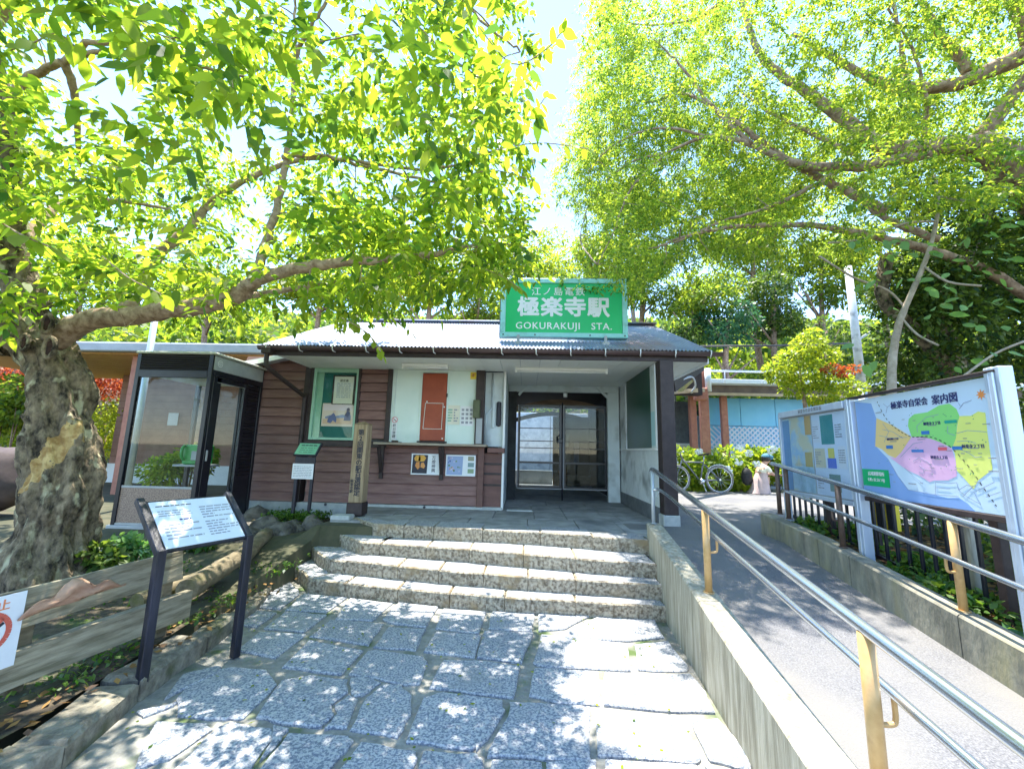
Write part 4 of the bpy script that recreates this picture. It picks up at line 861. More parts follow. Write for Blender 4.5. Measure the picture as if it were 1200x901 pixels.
# black iron fence behind
fn = thing('iron_fence', (3.25, 3.3, .6), 'black iron bar fence behind the map boards along the planted bank', 'fence')
def fx(y): return curbx(y) + .42
for i in range(38):
    y = .9 + i * .125; mb().box(fx(y) - .011, fx(y) + .011, y - .011, y + .011, rampz(y) + .15, rampz(y) + 1.0, .002).build('bar', blackm, fn)
for dz in (.22, .95): mb().bar((fx(.8), .8, rampz(.8) + dz), (fx(5.6), 5.6, rampz(5.6) + dz), .03, .04).build('rail', blackm, fn)
for i, y in enumerate((1.2, 3.0, 4.8)): mb().box(fx(y) - .03, fx(y) + .03, y - .03, y + .03, rampz(y) + .1, rampz(y) + 1.08, .004).build('post', darkwood, fn)
for y, h, c in ((3.35, .75, 'pale concrete stake in the planting behind the fence'), (2.62, .7, 'pale stone stake in the planting nearest the camera')):
    tag(mb().box(fx(y) + .12, fx(y) + .2, y, y + .08, rampz(y) + .1, rampz(y) + .16 + h, .01).build('stake', concrete), c, 'stake')
yb = thing('yellow_panel', (3.55, 4.35, .8), 'small yellow and black striped panel low behind the farther notice board', 'panel')
mb().box(3.42, 3.46, 4.1, 4.6, .95, 1.25, .004).build('board', flat('hazard_yellow', (.72, .55, .02)), yb)
for i in range(4): mb().box(3.412, 3.419, 4.14 + i * .12, 4.19 + i * .12, .955, 1.245).build('stripe', blackm, yb)
mb().box(3.43, 3.46, 4.33, 4.37, .6, .95).build('leg', darkwood, yb)

# ================================================================== LEFT FOREGROUND
# info lectern sign
ia = Vector((-2.30, 2.715, 0)); ib = Vector((-2.075, 3.235, 0)); dI = (ib - ia).normalized(); nI = Vector((dI.y, -dI.x, 0))
isg = thing('information_sign', (-2.22, 2.93, .1), 'slanted black framed information sign with white text panel at the garden edge', 'sign')
for p, zb in ((ia, .16), (ib, .08)): mb().obox((p.x, p.y, (zb + .93) / 2), dI, nI, (0, 0, 1), .026, .026, (.93 - zb) / 2, .005).build('leg', blackwood, isg)
ti = R(42); yI = (-nI * math.cos(ti) + Vector((0, 0, 1)) * math.sin(ti)).normalized(); zI = dI.cross(yI)
L_ = (ib - ia).length; cI = (ia + ib) / 2 + Vector((0, 0, .905)) + yI * .215
mb().obox(cI, dI, yI, zI, L_ / 2 - .01, .215, .012, .003).build('board', blackwood, isg)
for sgn in (-1, 1): mb().obox(cI + dI * sgn * (L_ / 2 + .005) + yI * .01, dI, yI, zI, .022, .235, .022, .004).build('side_rail', blackwood, isg)
oI = cI - dI * (L_ / 2 - .03) - yI * .2 + zI * .012
panel('text_panel', M('sign_white_acrylic', (.72, .76, .85), (.76, .8, .88), rough=.15, bump=0, coat=.4), isg, oI, dI, yI, L_ - .06, .40, .004)
oT = oI + zI * .0045
print_rows(isg, oT + dI * .03 + yI * .345, dI, yI, .22, .02, 1, ink, 1, .3); print_rows(isg, oT + dI * .03 + yI * .26, dI, yI, .2, .06, 3, greyink, 2, .3)
print_rows(isg, oT + dI * .03 + yI * .06, dI, yI, .22, .14, 5, greyink, 4, .32); print_rows(isg, oT + dI * .29 + yI * .21, dI, yI, .22, .12, 5, greyink, 5, .32)
print_rows(isg, oT + dI * .29 + yI * .05, dI, yI, .22, .14, 6, greyink, 6, .32)
print_rows(isg, oT + dI * .14 + yI * .215, dI, yI, .07, .02, 1, navy, 7, .6)
# plank fence
PF = Vector((-2.697, 2.306, 0)); PD = Vector((.165, 1.037, 0)).normalized(); PN = Vector((PD.y, -PD.x, 0))
def pf(s_, z, d=0): return PF + PD * s_ + PN * d + Vector((0, 0, z))
pfn = thing('plank_fence', (-2.7, 2.4, .24), 'low weathered plank fence with two rails at the edge of the left garden', 'fence')
for nm, s0_, s1_, z0, z1, dd, tz in (('plank', -2.4, 1.05, .30, .485, 0, 0), ('plank', -2.4, .98, .59, .785, -.03, 0)):
    o = mb()
    n = 16
    vs = []
    for i in range(n + 1):
        s_ = s0_ + (s1_ - s0_) * i / n; w1 = rnd.uniform(-.004, .004); w2 = rnd.uniform(-.004, .004)
        vs += [pf(s_, z0 + w1, dd), pf(s_, z1 + w2, dd - .035 * (z0 > .5)), pf(s_, z1 + w2, dd - .06), pf(s_, z0 + w1, dd - .055)]
    fs = [(i * 4 + k, i * 4 + (k + 1) % 4, (i + 1) * 4 + (k + 1) % 4, (i + 1) * 4 + k)[::-1] for i in range(n) for k in range(4)] + [(0, 1, 2, 3), tuple(n * 4 + k for k in range(4))[::-1]]
    o.add(vs, [f[::-1] for f in fs]); o.build(nm, plankm, pfn)
for s_ in (-1.5, .1, .9): mb().obox(pf(s_, .45, -.1), PD, PN, (0, 0, 1), .04, .035, .3, .006).build('post', logm, pfn)
pw = tag(panel('no_smoking_poster', paper, None, pf(-.55, .425, .012), PD, (0, 0, 1), .575, .37, .003), 'white laminated no smoking poster with a red crossed ring hanging on the plank fence', 'poster')
red = flat('poster_red', (.62, .12, .08)); opw = pf(-.55, .425, .0165)
text('全面喫煙禁止', .058, flat('poster_orange', (.75, .25, .1)), pw, opw + PD * .34 + Vector((0, 0, .32)), PD, (0, 0, 1), .014)
lines2d('prohibition_ring', red, pw, opw, PD, (0, 0, 1), [[(.43 + .095 * math.cos(a * math.pi / 14), .195 + .095 * math.sin(a * math.pi / 14)) for a in range(29)], [(.365, .13), (.495, .26)]], .024, .001)
lines2d('cigarette', ink, pw, opw + PN * -.0006, PD, (0, 0, 1), [[(.36, .17), (.47, .2)], [(.47, .21), (.5, .235)]], .014, .001)
text('吸いません', .035, ink, pw, opw + PD * .42 + Vector((0, 0, .07)), PD, (0, 0, 1), .01); text('ください。', .035, ink, pw, opw + PD * .40 + Vector((0, 0, .025)), PD, (0, 0, 1), .01)
# draped leaf-brown cloth on the fence
dr = mb(); vs = []; nx, ny = 16, 5
for j in range(ny + 1):
    for i in range(nx + 1):
        u_ = i / nx; s_ = .0 + u_ * .52; hgt = math.sin(math.pi * min(1, u_ * 1.1)) ** .7; z = .655 + (.10 + .03 * math.sin(u_ * 17)) * hgt * (1 - j / ny) + .03 * u_
        vs.append(pf(s_, z, .02 + .022 * math.sin(u_ * 13 + j * 1.7) * hgt + .02 * (1 - abs(j - 2) / 3)))
dr.add(vs, [(j * (nx + 1) + i, j * (nx + 1) + i + 1, (j + 1) * (nx + 1) + i + 1, (j + 1) * (nx + 1) + i) for j in range(ny) for i in range(nx)], True)
dr = dr.build('dried_palm_sheath', M('dry_brown_sheath', (.38, .2, .12), (.55, .34, .22), scale=9, stretch=(1, .4, 1), rough=.8, bump=.5)); sm = dr.modifiers.new('s', 'SOLIDIFY'); sm.thickness = .006
tag(dr, 'crumpled pale brown dried leaf sheath lying against the upper plank of the low fence', 'leaf')
# logs / stones continuing the border
for i, (p, q_, r_, lb) in enumerate((((-2.74, 3.55, .42), (-2.93, 4.45, .45), .085, 'round mossy log in front of the garden, nearer of the border logs'), ((-2.95, 4.48, .42), (-3.3, 5.5, .47), .085, 'round mossy log running on towards the rocks, farther of the border logs'), ((-3.1, 3.5, .33), (-3.0, 4.3, .36), .07, 'pale log lying just behind the plank fence on the soil'))):
    o = mb().tube([Vector(p) + (Vector(q_) - Vector(p)) * k / 8 for k in range(9)], [r_ * rnd.uniform(.9, 1.1) for _ in range(9)], 12, jit=.05); tag(o.build('log', logm), lb, 'log', 'logs bordering the garden')

# ---------------- telephone booth
bx0, bx1, by0, by1, bz0, bz1 = -5.59, -4.47, 5.70, 6.88, .46, 2.86
pb = thing('telephone_booth', ((bx0 + bx1) / 2, (by0 + by1) / 2, bz0), 'black framed glass telephone booth with louvred top beside the station', 'telephone booth')
def pbx(n_, m, *a, b=.004, par=None): return mb().box(*a, b).build(n_, m, par or pb)
pbx('base', greysteel, bx0 - .03, bx1 + .03, by0 - .03, by1 + .03, bz0 - .12, bz0 + .03, b=.01)
for x, y in ((bx0, by0), (bx1 - .06, by0), (bx0, by1 - .06), (bx1 - .06, by1 - .06)): pbx('corner_post', blackm, x, x + .06, y, y + .06, bz0 + .03, bz1)
pbx('roof', M('booth_roof_cream', (.5, .5, .42), (.6, .6, .52), scale=5, rough=.6, bump=.1), bx0 - .02, bx1 + .03, by0 - .02, by1 + .03, bz1, bz1 + .035, b=.01)
for i in range(7): mb().obox(((bx0 + bx1) / 2, by0 + .02, bz1 - .03 - i * .031), (1, 0, 0), (0, 1, .45), (0, -.45, 1), (bx1 - bx0) / 2 - .06, .016, .010, .002).build('louvre_slat', blackm, pb)
pbx('front_backing', blackm, bx0 + .06, bx1 - .06, by0 + .045, by0 + .06, bz1 - .24, bz1)
pbx('front_band', blackm, bx0 + .06, bx1 - .06, by0 - .004, by0 + .05, bz1 - .34, bz1 - .235)
pbx('side_band', greysteel, bx1 - .02, bx1 + .006, by0 + .03, by1 - .03, bz1 - .215, bz1 - .01)
lines2d('round_emblem', white, pb, (bx1 + .007, by0 + .14, bz1 - .11), (0, 1, 0), (0, 0, 1), [[(.045 * math.cos(a * math.pi / 10), .045 * math.sin(a * math.pi / 10)) for a in range(21)], [(-.028, .0), (0, -.02), (.028, .0)], [(-.02, .018), (.02, .018)]], .008, .001)
pbx('side_band_lower', blackm, bx1 - .03, bx1 + .004, by0 + .06, by1 - .06, bz1 - .30, bz1 - .217)
pbx('ceiling', tubewhite, bx0 + .06, bx1 - .06, by0 + .06, by1 - .06, bz1 - .30, bz1 - .27)
pbx('front_pane', glass, bx0 + .06, bx1 - .06, by0 + .02, by0 + .028, bz0 + .55, bz1 - .34, b=0)
pbx('front_mid_rail', greysteel, bx0 + .06, bx1 - .06, by0 + .012, by0 + .035, bz0 + .52, bz0 + .55)
pbx('front_lower_panel', M('pebbled_brown_glass', (.16, .1, .075), (.4, .28, .22), scale=70, rough=.3, bump=.6, bscale=70, detail=2), bx0 + .06, bx1 - .06, by0 + .016, by0 + .03, bz0 + .03, bz0 + .52, b=0)
pbx('front_bottom_rail', greysteel, bx0 + .06, bx1 - .06, by0 + .0, by0 + .05, bz0 + .03, bz0 + .06)
pbx('back_pane', glass, bx0 + .06, bx1 - .06, by1 - .035, by1 - .027, bz0 + .06, bz1 - .3, b=0)
pbx('left_pane', glass, bx0 + .02, bx0 + .028, by0 + .06, by1 - .06, bz0 + .06, bz1 - .3, b=0)
dY = by1 - .38
pbx('door_pane', glass, bx1 - .03, bx1 - .022, by0 + .22, dY - .06, bz0 + .12, bz1 - .38, b=0)
dr_ = pbx('door', blackm, bx1 - .045, bx1 - .002, by0 + .07, by0 + .22, bz0 + .05, bz1 - .305)
for a in ((dY - .06, dY, bz0 + .05, bz1 - .305), (by0 + .14, dY - .06, bz0 + .05, bz0 + .12), (by0 + .14, dY - .06, bz1 - .375, bz1 - .305)): pbx('door_frame', blackm, bx1 - .045, bx1 - .002, *a, par=dr_)
pbx('door_inner_frame', greysteel, bx1 - .0, bx1 + .004, by0 + .135, dY - .055, bz1 - .385, bz1 - .378, par=dr_)
pbx('handle', greysteel, bx1 + .0, bx1 + .02, by0 + .09, by0 + .115, bz0 + .9, bz0 + 1.05, par=dr_)
pbx('side_panel', blackm, bx1 - .04, bx1 - .012, dY, by1 - .06, bz0 + .05, bz1 - .31)
for i in range(26): mb().obox((bx1 - .006, (dY + by1 - .06) / 2, bz1 - .36 - i * .055), (0, 1, 0), (1, 0, -.5), (.5, 0, 1), (by1 - .06 - dY) / 2 - .03, .012, .006, 0).build('louvre_slat', blackm, pb)
pbx('mullion', blackm, bx0 + .75, bx0 + .80, by1 - .06, by1 - .01, bz0 + .05, bz1 - .3)
tp = pbx('shelf', greysteel, bx0 + .1, bx0 + .6, by1 - .42, by1 - .08, bz0 + .78, bz0 + .81)
ph = thing('public_telephone', (bx0 + .35, by1 - .22, bz0 + .81), 'green public telephone on the shelf inside the glass booth', 'telephone')
phg = M('telephone_green', (.03, .3, .06), (.05, .36, .09), rough=.35, bump=0)
mb().box(bx0 + .18, bx0 + .50, by1 - .36, by1 - .1, bz0 + .812, bz0 + 1.12, .02).build('body', phg, ph)
mb().box(bx0 + .34, bx0 + .47, by1 - .375, by1 - .36, bz0 + .88, bz0 + 1.02, .004).build('keypad', greysteel, ph)
mb().tube(smooth_path([(bx0 + .22, by1 - .37, bz0 + .88), (bx0 + .215, by1 - .41, bz0 + .95), (bx0 + .215, by1 - .41, bz0 + 1.05), (bx0 + .22, by1 - .37, bz0 + 1.11)], 3), .022, 10).build('handset', phg, ph)
# leaning grey pole behind the booth and the pole behind the station
p1_ = at(166, 470, 7.3); p2_ = at(170, 372, 7.3)
tag(mb().tube([(p1_.x, 7.3, .4), (p1_.x, 7.3, 4.1)], .05, 12).build('pole', galv), 'thin grey metal pole rising just behind the left corner of the telephone booth', 'pole')

# ---------------- rock planter with the green sign, carved post
rocks = ((-3.95, 6.35, .22, .3), (-3.62, 6.02, .25, .22), (-3.25, 5.98, .24, .2), (-2.95, 6.05, .2, .24), (-3.35, 6.6, .25, .2), (-3.85, 6.02, .3, .14), (-2.8, 6.32, .15, .16), (-3.6, 5.78, .16, .12), (-3.62, 5.42, .3, .2), (-3.28, 5.72, .26, .19))
for i, (x, y, s_, h) in enumerate(rocks):
    bm = bmesh.new(); bmesh.ops.create_icosphere(bm, subdivisions=3, radius=1); m_ = mb(); rr = random.Random(i)
    from mathutils import noise
    vs = []
    for v in bm.verts:
        d = v.co.copy(); f = 1 + .28 * noise.noise(d * 1.3 + Vector((i * 7, 0, 0))) + .1 * noise.noise(d * 4 + Vector((i, 3, 1)))
        vs.append((x + d.x * s_ * f * 1.1, y + d.y * s_ * f * .8, .36 + d.z * h * f * 1.1))
    bm.verts.index_update(); m_.add(vs, [[v.index for v in f.verts] for f in bm.faces], True); bm.free()
    tag(m_.build('rock', rockm), ['large rounded rock at the back left of the plaque stand', 'rounded rock in front of the plaque stand, left of centre', 'rounded rock in front of the plaque stand legs', 'rounded rock at the right front corner of the planter', 'rounded rock behind the plaque stand legs', 'flat rock at the left front corner of the planter', 'small rock at the right end beside the carved post', 'small flat rock lowest in front of the planter', 'broad dark rock at the left end of the lowest step', 'dark rock between the planter and the steps'][i], 'rock', 'rocks of the small planter')
tag(mb().prism([(-3.9, 6.1), (-3.4, 5.9), (-2.9, 6.0), (-2.85, 6.4), (-3.3, 6.6), (-3.8, 6.6)], .3, .54).build('planter_soil', soil), kind='structure')
n = 1500; P = np.stack([rng.uniform(-3.75, -2.9, n), rng.uniform(6.0, 6.5, n), rng.uniform(.53, .64, n)], 1)
tag(leaves('ground_cover', lf_grass, P, rng.normal(0, 1, (n, 3)) + [0, 0, .3], rng.normal(0, .5, (n, 3)) + [0, 0, 1], rng.uniform(.03, .06, n), rng.uniform(.02, .035, n)), kind='stuff')
gs = thing('plaque_stand', (-3.29, 6.3, .56), 'dark stand with slanted green plaque above a white sheet in the rock planter', 'sign')
for x in (-3.42, -3.18): mb().box(x - .022, x + .022, 6.28, 6.32, .5, 1.5, .004).build('leg', blackwood, gs)
yg = Vector((0, math.cos(R(48)), math.sin(R(48)))); zg = Vector((1, 0, 0)).cross(yg)
mb().obox((-3.27, 6.28, 1.55), (1, 0, 0), yg, zg, .175, .125, .015, .004).build('board', blackwood, gs)
panel('green_plaque', M('plaque_green', (.16, .42, .26), (.2, .48, .3), rough=.3, bump=0), gs, Vector((-3.43, 6.28, 1.55)) - yg * .11 + zg * .015, (1, 0, 0), yg, .31, .215, .003)
print_rows(gs, Vector((-3.39, 6.28, 1.55)) + yg * .045 + zg * .0185, (1, 0, 0), yg, .25, .035, 1, ink, 3, .5); print_rows(gs, Vector((-3.38, 6.28, 1.55)) - yg * .09 + zg * .0185, (1, 0, 0), yg, .22, .12, 3, ink, 9, .15)
mb().box(-3.44, -3.13, 6.25, 6.275, 1.34, 1.44, .004).build('cross_bar', blackwood, gs)
panel('white_sheet', paper, gs, (-3.47, 6.262, 1.115), (1, 0, 0), (0, 0, 1), .32, .225, .004); print_rows(gs, (-3.45, 6.257, 1.14), (1, 0, 0), (0, 0, 1), .28, .17, 7, greyink, 12, .3)
cp = thing('carved_post', (-2.40, 6.14, .65), 'square wooden post carved with black Japanese lettering on a dark base', 'post')
mb().box(-2.50, -2.30, 6.04, 6.24, .82, 1.935, .01).build('post_body', postwood, cp)
mb().box(-2.512, -2.288, 6.028, 6.252, .65, .82, .004).build('base', darkwood, cp)
mb().add([(-2.507, 6.033, 1.935), (-2.293, 6.033, 1.935), (-2.293, 6.247, 1.935), (-2.507, 6.247, 1.935), (-2.40, 6.14, 1.975)], [(0, 1, 4), (1, 2, 4), (2, 3, 4), (3, 0, 4)]).build('top', postwood, cp)
text('第2回関東の駅百選認定', .092, ink, cp, (-2.385, 6.036, 1.38), (1, 0, 0), (0, 0, 1), .02, vertical=True, gap=.93)
text('極楽寺駅', .05, ink, cp, (-2.465, 6.036, 1.05), (1, 0, 0), (0, 0, 1), .012, vertical=True, gap=.95)
tag(mb().box(-2.62, -2.36, 5.78, 5.98, .5, .68, .012).build('concrete_block', basec), 'small pale concrete block at the foot of the carved wooden post', 'block')

# ================================================================== BACKGROUND STRUCTURES
# building at the left with wide cedar eave
lb = thing('timber_eaved_building', (-9, 11.9, .45), 'low building with brown tiled wall and wide cedar eave behind the telephone booth', 'building')
mb().box(-12.0, -4.95, 11.9, 15, .98, 3.6).build('wall', tilebrown, lb)
mb().box(-12.02, -4.95, 11.85, 15, .45, .98).build('wall_base', white, lb)
for k in range(13): mb().box(-12.02, -4.95, 11.878, 11.9, 1.18 + k * .2, 1.188 + k * .2).build('tile_joint', M('tile_joint', (.2, .1, .07), rough=.9) if k == 0 else bpy.data.materials['tile_joint'], lb)
x = -14.5
while x < -4.6: mb().box(x + .004, x + .296, 8.95, 12.6, 3.56, 3.6).build('soffit_board', orangesoffit, lb); x += .3
mb().box(-14.7, -4.5, 8.75, 8.93, 3.58, 3.78, .02).build('fascia_gutter', greysteel, lb)
b = mb(); b.add([(-14.7, 8.8, 3.8), (-4.5, 8.8, 3.8), (-4.5, 13, 4.15), (-14.7, 13, 4.15), (-14.7, 8.8, 3.7), (-4.5, 8.8, 3.7), (-4.5, 13, 4.05), (-14.7, 13, 4.05)], [(0, 1, 2, 3), (7, 6, 5, 4), (0, 4, 5, 1), (1, 5, 6, 2), (3, 2, 6, 7), (0, 3, 7, 4)]); b.build('roof', canopyroof, lb)
for x in (-9.0, -12.6): mb().box(x - .09, x + .09, 9.15, 9.33, .45, 3.56, .008).build('column', redpost, lb)
dl = mb().box(-8.2, -7.3, 11.86, 11.9, .98, 3.0).build('door', M('brown_door', (.12, .06, .045), (.16, .08, .06), rough=.5), lb); mb().box(-7.45, -7.4, 11.8, 11.86, 1.8, 2.0).build('handle', greysteel, dl)
mb().box(-6.7, -5.85, 11.86, 11.9, .98, 3.1).build('door', bpy.data.materials['brown_door'], lb)
for x, z in ((-9.4, 2.05), (-6.2, 2.0), (-10.4, 2.1)): panel('wall_notice', paper, lb, (x, 11.85, z), (1, 0, 0), (0, 0, 1), .3, .36, .004)
for z in (2.75, 2.95): mb().box(-6.32, -6.26, 11.85, 11.86, z, z + .14).build('door_marker', flat('brass_yellow', (.8, .5, .08)), lb)
# concrete retaining wall behind the track, with panels
rw_ = thing('retaining_wall', (2, 17, .3), 'tall mottled grey retaining wall beyond the platform, seen through the gate', 'wall')
for i in range(16): mb().box(-8 + i * 1.5 + .01, -6.5 + i * 1.5 - .01, 17, 17.3, .3, 3.15, .01).build('wall_panel', farwall, rw_)
# platform canopy on the right
cn = thing('platform_canopy', (7, 14.5, .65), 'platform canopy with pale roof edge and red oxide posts right of the building', 'canopy')
b = mb(); b.add([(1.5, 13.6, 4.02), (16, 13.6, 4.02), (16, 17, 4.3), (1.5, 17, 4.3), (1.5, 13.6, 3.86), (16, 13.6, 3.86), (16, 17, 4.1), (1.5, 17, 4.1)], [(0, 1, 2, 3), (7, 6, 5, 4), (0, 4, 5, 1), (1, 5, 6, 2), (3, 2, 6, 7), (0, 3, 7, 4)]); b.build('roof', canopyroof, cn)
for i in range(12): mb().box(1.6 + i * 1.2, 2.78 + i * 1.2, 13.5, 13.6, 3.9, 4.04, .008).build('gutter_section', white, cn)
mb().box(1.5, 16, 13.65, 13.8, 3.62, 3.87).build('beam', canopyunder, cn)
for x0, x1 in ((2.2, 5.6), (5.65, 8.8), (8.85, 11.5)): mb().box(x0, x1, 13.6, 13.68, 3.52, 3.61).build('tan_rail', tanbeam, cn)
for x in (5.55, 9.7, 13.2): mb().box(x - .1, x + .1, 14.0, 14.2, .65, 3.65, .008).build('post', redpost, cn)
mb().box(6.42, 6.62, 13.9, 14.05, .65, 3.55, .008).build('post', redpost, cn)
bf = thing('blue_boarded_fence', (7.6, 14.3, .65), 'light blue boarding above white lattice under the platform canopy', 'fence')
for i in range(4): mb().box(6.05 + i * 1.15 + .01, 7.2 + i * 1.15 - .01, 14.25, 14.3, 2.6, 3.52).build('board', bluesheet, bf)
mb().box(5.85, 6.03, 14.2, 14.3, .65, 3.35).build('corner_strip', lattwhite, bf)
lt = mb()
mb().box(6.05, 10.65, 14.27, 14.30, 1.3, 2.58).build('lattice_backing', bluesheet, bf)
for i in range(34):
    x = 5.6 + i * .17
    for s_ in (1, -1):
        x0_, x1_ = (x, x + 1.2 * s_); z0_, z1_ = 1.36, 2.56
        if s_ == -1: x0_, x1_ = x, x - 1.2
        def clipx(xa, za, xb, zb):
            if xa < 6.07: 
                if xb < 6.07: return None
                t_ = (6.07 - xa) / (xb - xa); xa, za = 6.07, za + (zb - za) * t_
            if xb < 6.07: t_ = (6.07 - xa) / (xb - xa); xb, zb = 6.07, za + (zb - za) * t_
            if xa > 10.6 and xb > 10.6: return None
            if xa > 10.6: t_ = (10.6 - xa) / (xb - xa); xa, za = 10.6, za + (zb - za) * t_
            if xb > 10.6: t_ = (10.6 - xa) / (xb - xa); xb, zb = 10.6, za + (zb - za) * t_
            return xa, za, xb, zb
        c_ = clipx(x0_, z0_, x1_, z1_)
        if c_: lt.bar((c_[0], 14.25 - .006 * s_, c_[1]), (c_[2], 14.25 - .006 * s_, c_[3]), .05, .01, up=(0, 1, 0))
lt.build('lattice', lattwhite, bf)
gw = thing('grey_shed', (4.6, 15.2, .65), 'grey wall with ivy and small cream window between porch pillar and canopy posts', 'shed')
mb().box(3.2, 6.1, 15.2, 16.6, .4, 3.5).build('wall', darkwallm, gw)
for x in (4.75, 5.3): 
    wv_ = mb().box(x, x + .5, 15.12, 15.18, 1.2, 2.0).build('window', white, gw); mb().box(x + .04, x + .46, 15.10, 15.12, 1.25, 1.95).build('pane', cream, wv_)
# guard rail on the bank, concrete pole, wires
gr = thing('bank_guard_rail', (8, 17.1, 3.1), 'pale metal guard rail along the top of the bank behind the canopy', 'railing')
for z in (5.0, 4.5): mb().tube([(4.5, 16.9, z), (14, 16.9, z - .05)], .045 if z > 4.9 else .03, 8).build('rail', canopyroof, gr)
for x in (6.0, 8.0, 10, 12): mb().tube([(x, 16.9, 3.1), (x, 16.9, 5.0)], .03, 8).build('post', greysteel, gr)
tag(mb().tube([tuple(at(1010, 455, 12.4)), (at(1010, 455, 12.4).x - .02, 12.4, 7.4)], [.115, .095], 16).tube([(at(1010, 455, 12.4).x, 12.4, .6), tuple(at(1010, 455, 12.4))], .115, 16).build('utility_pole', polem), 'pale concrete utility pole behind the yellow green tree on the right', 'pole')
po_ = bpy.data.objects['utility_pole']; mb().bar(at(1006, 398, 12.35), at(1022, 388, 12.3), .06, .06).build('arm', polem, po_)
for nm, p, q_, r_, lb_ in (('overhead_wire', at(800, 406, 13), at(1010, 402, 13), .028, 'thick overhead cable crossing above the platform canopy roof'), ('overhead_wire', at(-50, 95, 9) * 1, at(190, 250, 9), .022, 'dark slanting cable seen through the leaves at upper left')):
    tag(mb().tube([p, (p + q_) / 2 + Vector((0, 0, -.03)), q_], r_, 8).build(nm, wirem), lb_, 'cable')
t = thing('eave_fittings', (5.5, 12.9, .65), 'cluster of cables, lamp and boxes on the reddish post behind the porch pillar', 'fittings')
a_ = at(823, 432, 12.9); mb().box(a_.x - .13, a_.x + .13, 12.85, 13.0, .65, a_.z, .01).build('post', redpost, t)
a_ = at(829, 432, 12.7); mb().tube([a_, a_ - Vector((0, 0, .7))], .09, 12).build('pipe', white, t)
a_ = at(821, 462, 12.7); mb().box(a_.x - .2, a_.x + .2, 12.6, 12.8, a_.z - .2, a_.z + .2, .04).build('junction_box', redpost, t)
mb().tube(smooth_path([at(*p_) for p_ in ((790, 452, 10), (800, 445, 10.5), (811, 442, 11), (815, 452, 11.5), (810, 460, 12), (818, 456, 12.5))], 6), .025, 6).build('cable_loop', canopyroof, t)
mb().bar(at(792, 459, 11.5), at(824, 457, 12.5), .1, .12).build('rail', tanbeam, t); mb().bar(at(788, 452, 10), at(822, 428, 12), .12, .3).build('rafter', darkwood, t)
mb().tube([at(796, 452, 11), at(808, 444, 11.3)], [.17, .12], 12).build('horn', M('olive_horn', (.3, .27, .1), (.4, .36, .15), rough=.5), t)
a_, b_ = at(788, 462, 12.2), at(822, 432, 12.2); mb().box(a_.x, b_.x, 12.2, 12.5, a_.z, b_.z).build('shade_block', darkwood, t)  # dark block painted in place of the shaded passage beyond the roof edge

# bicycle against the hedge
bk = thing('bicycle', (4.6, 11.0, .65), 'grey bicycle with black saddle parked against the hydrangea hedge', 'bicycle')
def wheel(cx, cy, cz, r_):
    wr = bpy.data.objects.new('wheel', None); COL.objects.link(wr); wr.parent = bk; wr.location = Vector((cx, cy, cz)) - bk.location
    ring = lambda rr_, tt: mb().tube([(cx + rr_ * math.cos(a * math.pi / 16), cy, cz + rr_ * math.sin(a * math.pi / 16)) for a in range(33)], tt, 8, cap=False)
    ring(r_, .02).build('tyre', M('tyre_grey', (.12, .12, .13), (.3, .3, .32), scale=20, rough=.7) if 'tyre_grey' not in bpy.data.materials else bpy.data.materials['tyre_grey'], wr); ring(r_ - .03, .01).build('rim', steel, wr)
    s_ = mb()
    for a in range(14): s_.tube([(cx, cy, cz), (cx + (r_ - .03) * math.cos(a * math.pi / 7), cy, cz + (r_ - .03) * math.sin(a * math.pi / 7))], .003, 4)
    s_.tube([(cx, cy - .05, cz), (cx, cy + .05, cz)], .025, 8); s_.build('spokes', steel, wr)
wheel(4.93, 11.0, 1.0, .33); wheel(3.85, 11.0, 1.0, .33)
bkm = M('bicycle_grey_paint', (.1, .11, .13), (.16, .17, .2), rough=.35, bump=0)
fm = mb(); BB = (4.45, 11, .95); ST = (4.55, 11, 1.42); HT = (4.02, 11, 1.5); RH = (4.93, 11, 1.0)
for p, q_ in ((BB, ST), (BB, HT), (ST, (4.04, 11, 1.42)), (BB, RH), ((4.57, 11, 1.36), RH)): fm.tube([p, q_], .018, 8)
fm.build('frame', bkm, bk); mb().tube([HT, (3.97, 11, 1.62)], .02, 8).tube([HT, (3.85, 11, 1.0)], .016, 8).build('fork', bkm, bk)
mb().tube([(3.97, 10.75, 1.68), (3.93, 10.85, 1.66), (3.97, 11, 1.63), (3.93, 11.15, 1.66), (3.97, 11.25, 1.68)], .014, 8).build('handlebar', steel, bk)
mb().tube([ST, (4.57, 11, 1.60)], .014, 8).build('seat_post', steel, bk); mb().add([(4.44, 10.98, 1.62), (4.44, 11.02, 1.62), (4.68, 11.08, 1.66), (4.72, 11, 1.67), (4.68, 10.92, 1.66), (4.44, 11, 1.59), (4.68, 11, 1.60)], [(0, 4, 3, 2, 1), (0, 1, 5), (1, 2, 6, 5), (0, 5, 6, 4), (2, 3, 6), (3, 4, 6)]).build('saddle', blackm, bk)
mb().tube([(4.93 + .37 * math.cos(a), 11, 1.0 + .37 * math.sin(a)) for a in [.3 + k * .2 for k in range(12)]], .012, 6).build('mudguard', steel, bk)
mb().tube([(4.40, 10.92, .95), (4.50, 10.92, .95)], .07, 10).tube([(4.45, 10.9, .95), (4.5, 10.85, .8)], .01, 6).build('crank', steel, bk); mb().tube([(4.48, 10.95, .9), (4.55, 10.85, .66)], .01, 6).build('kickstand', steel, bk)

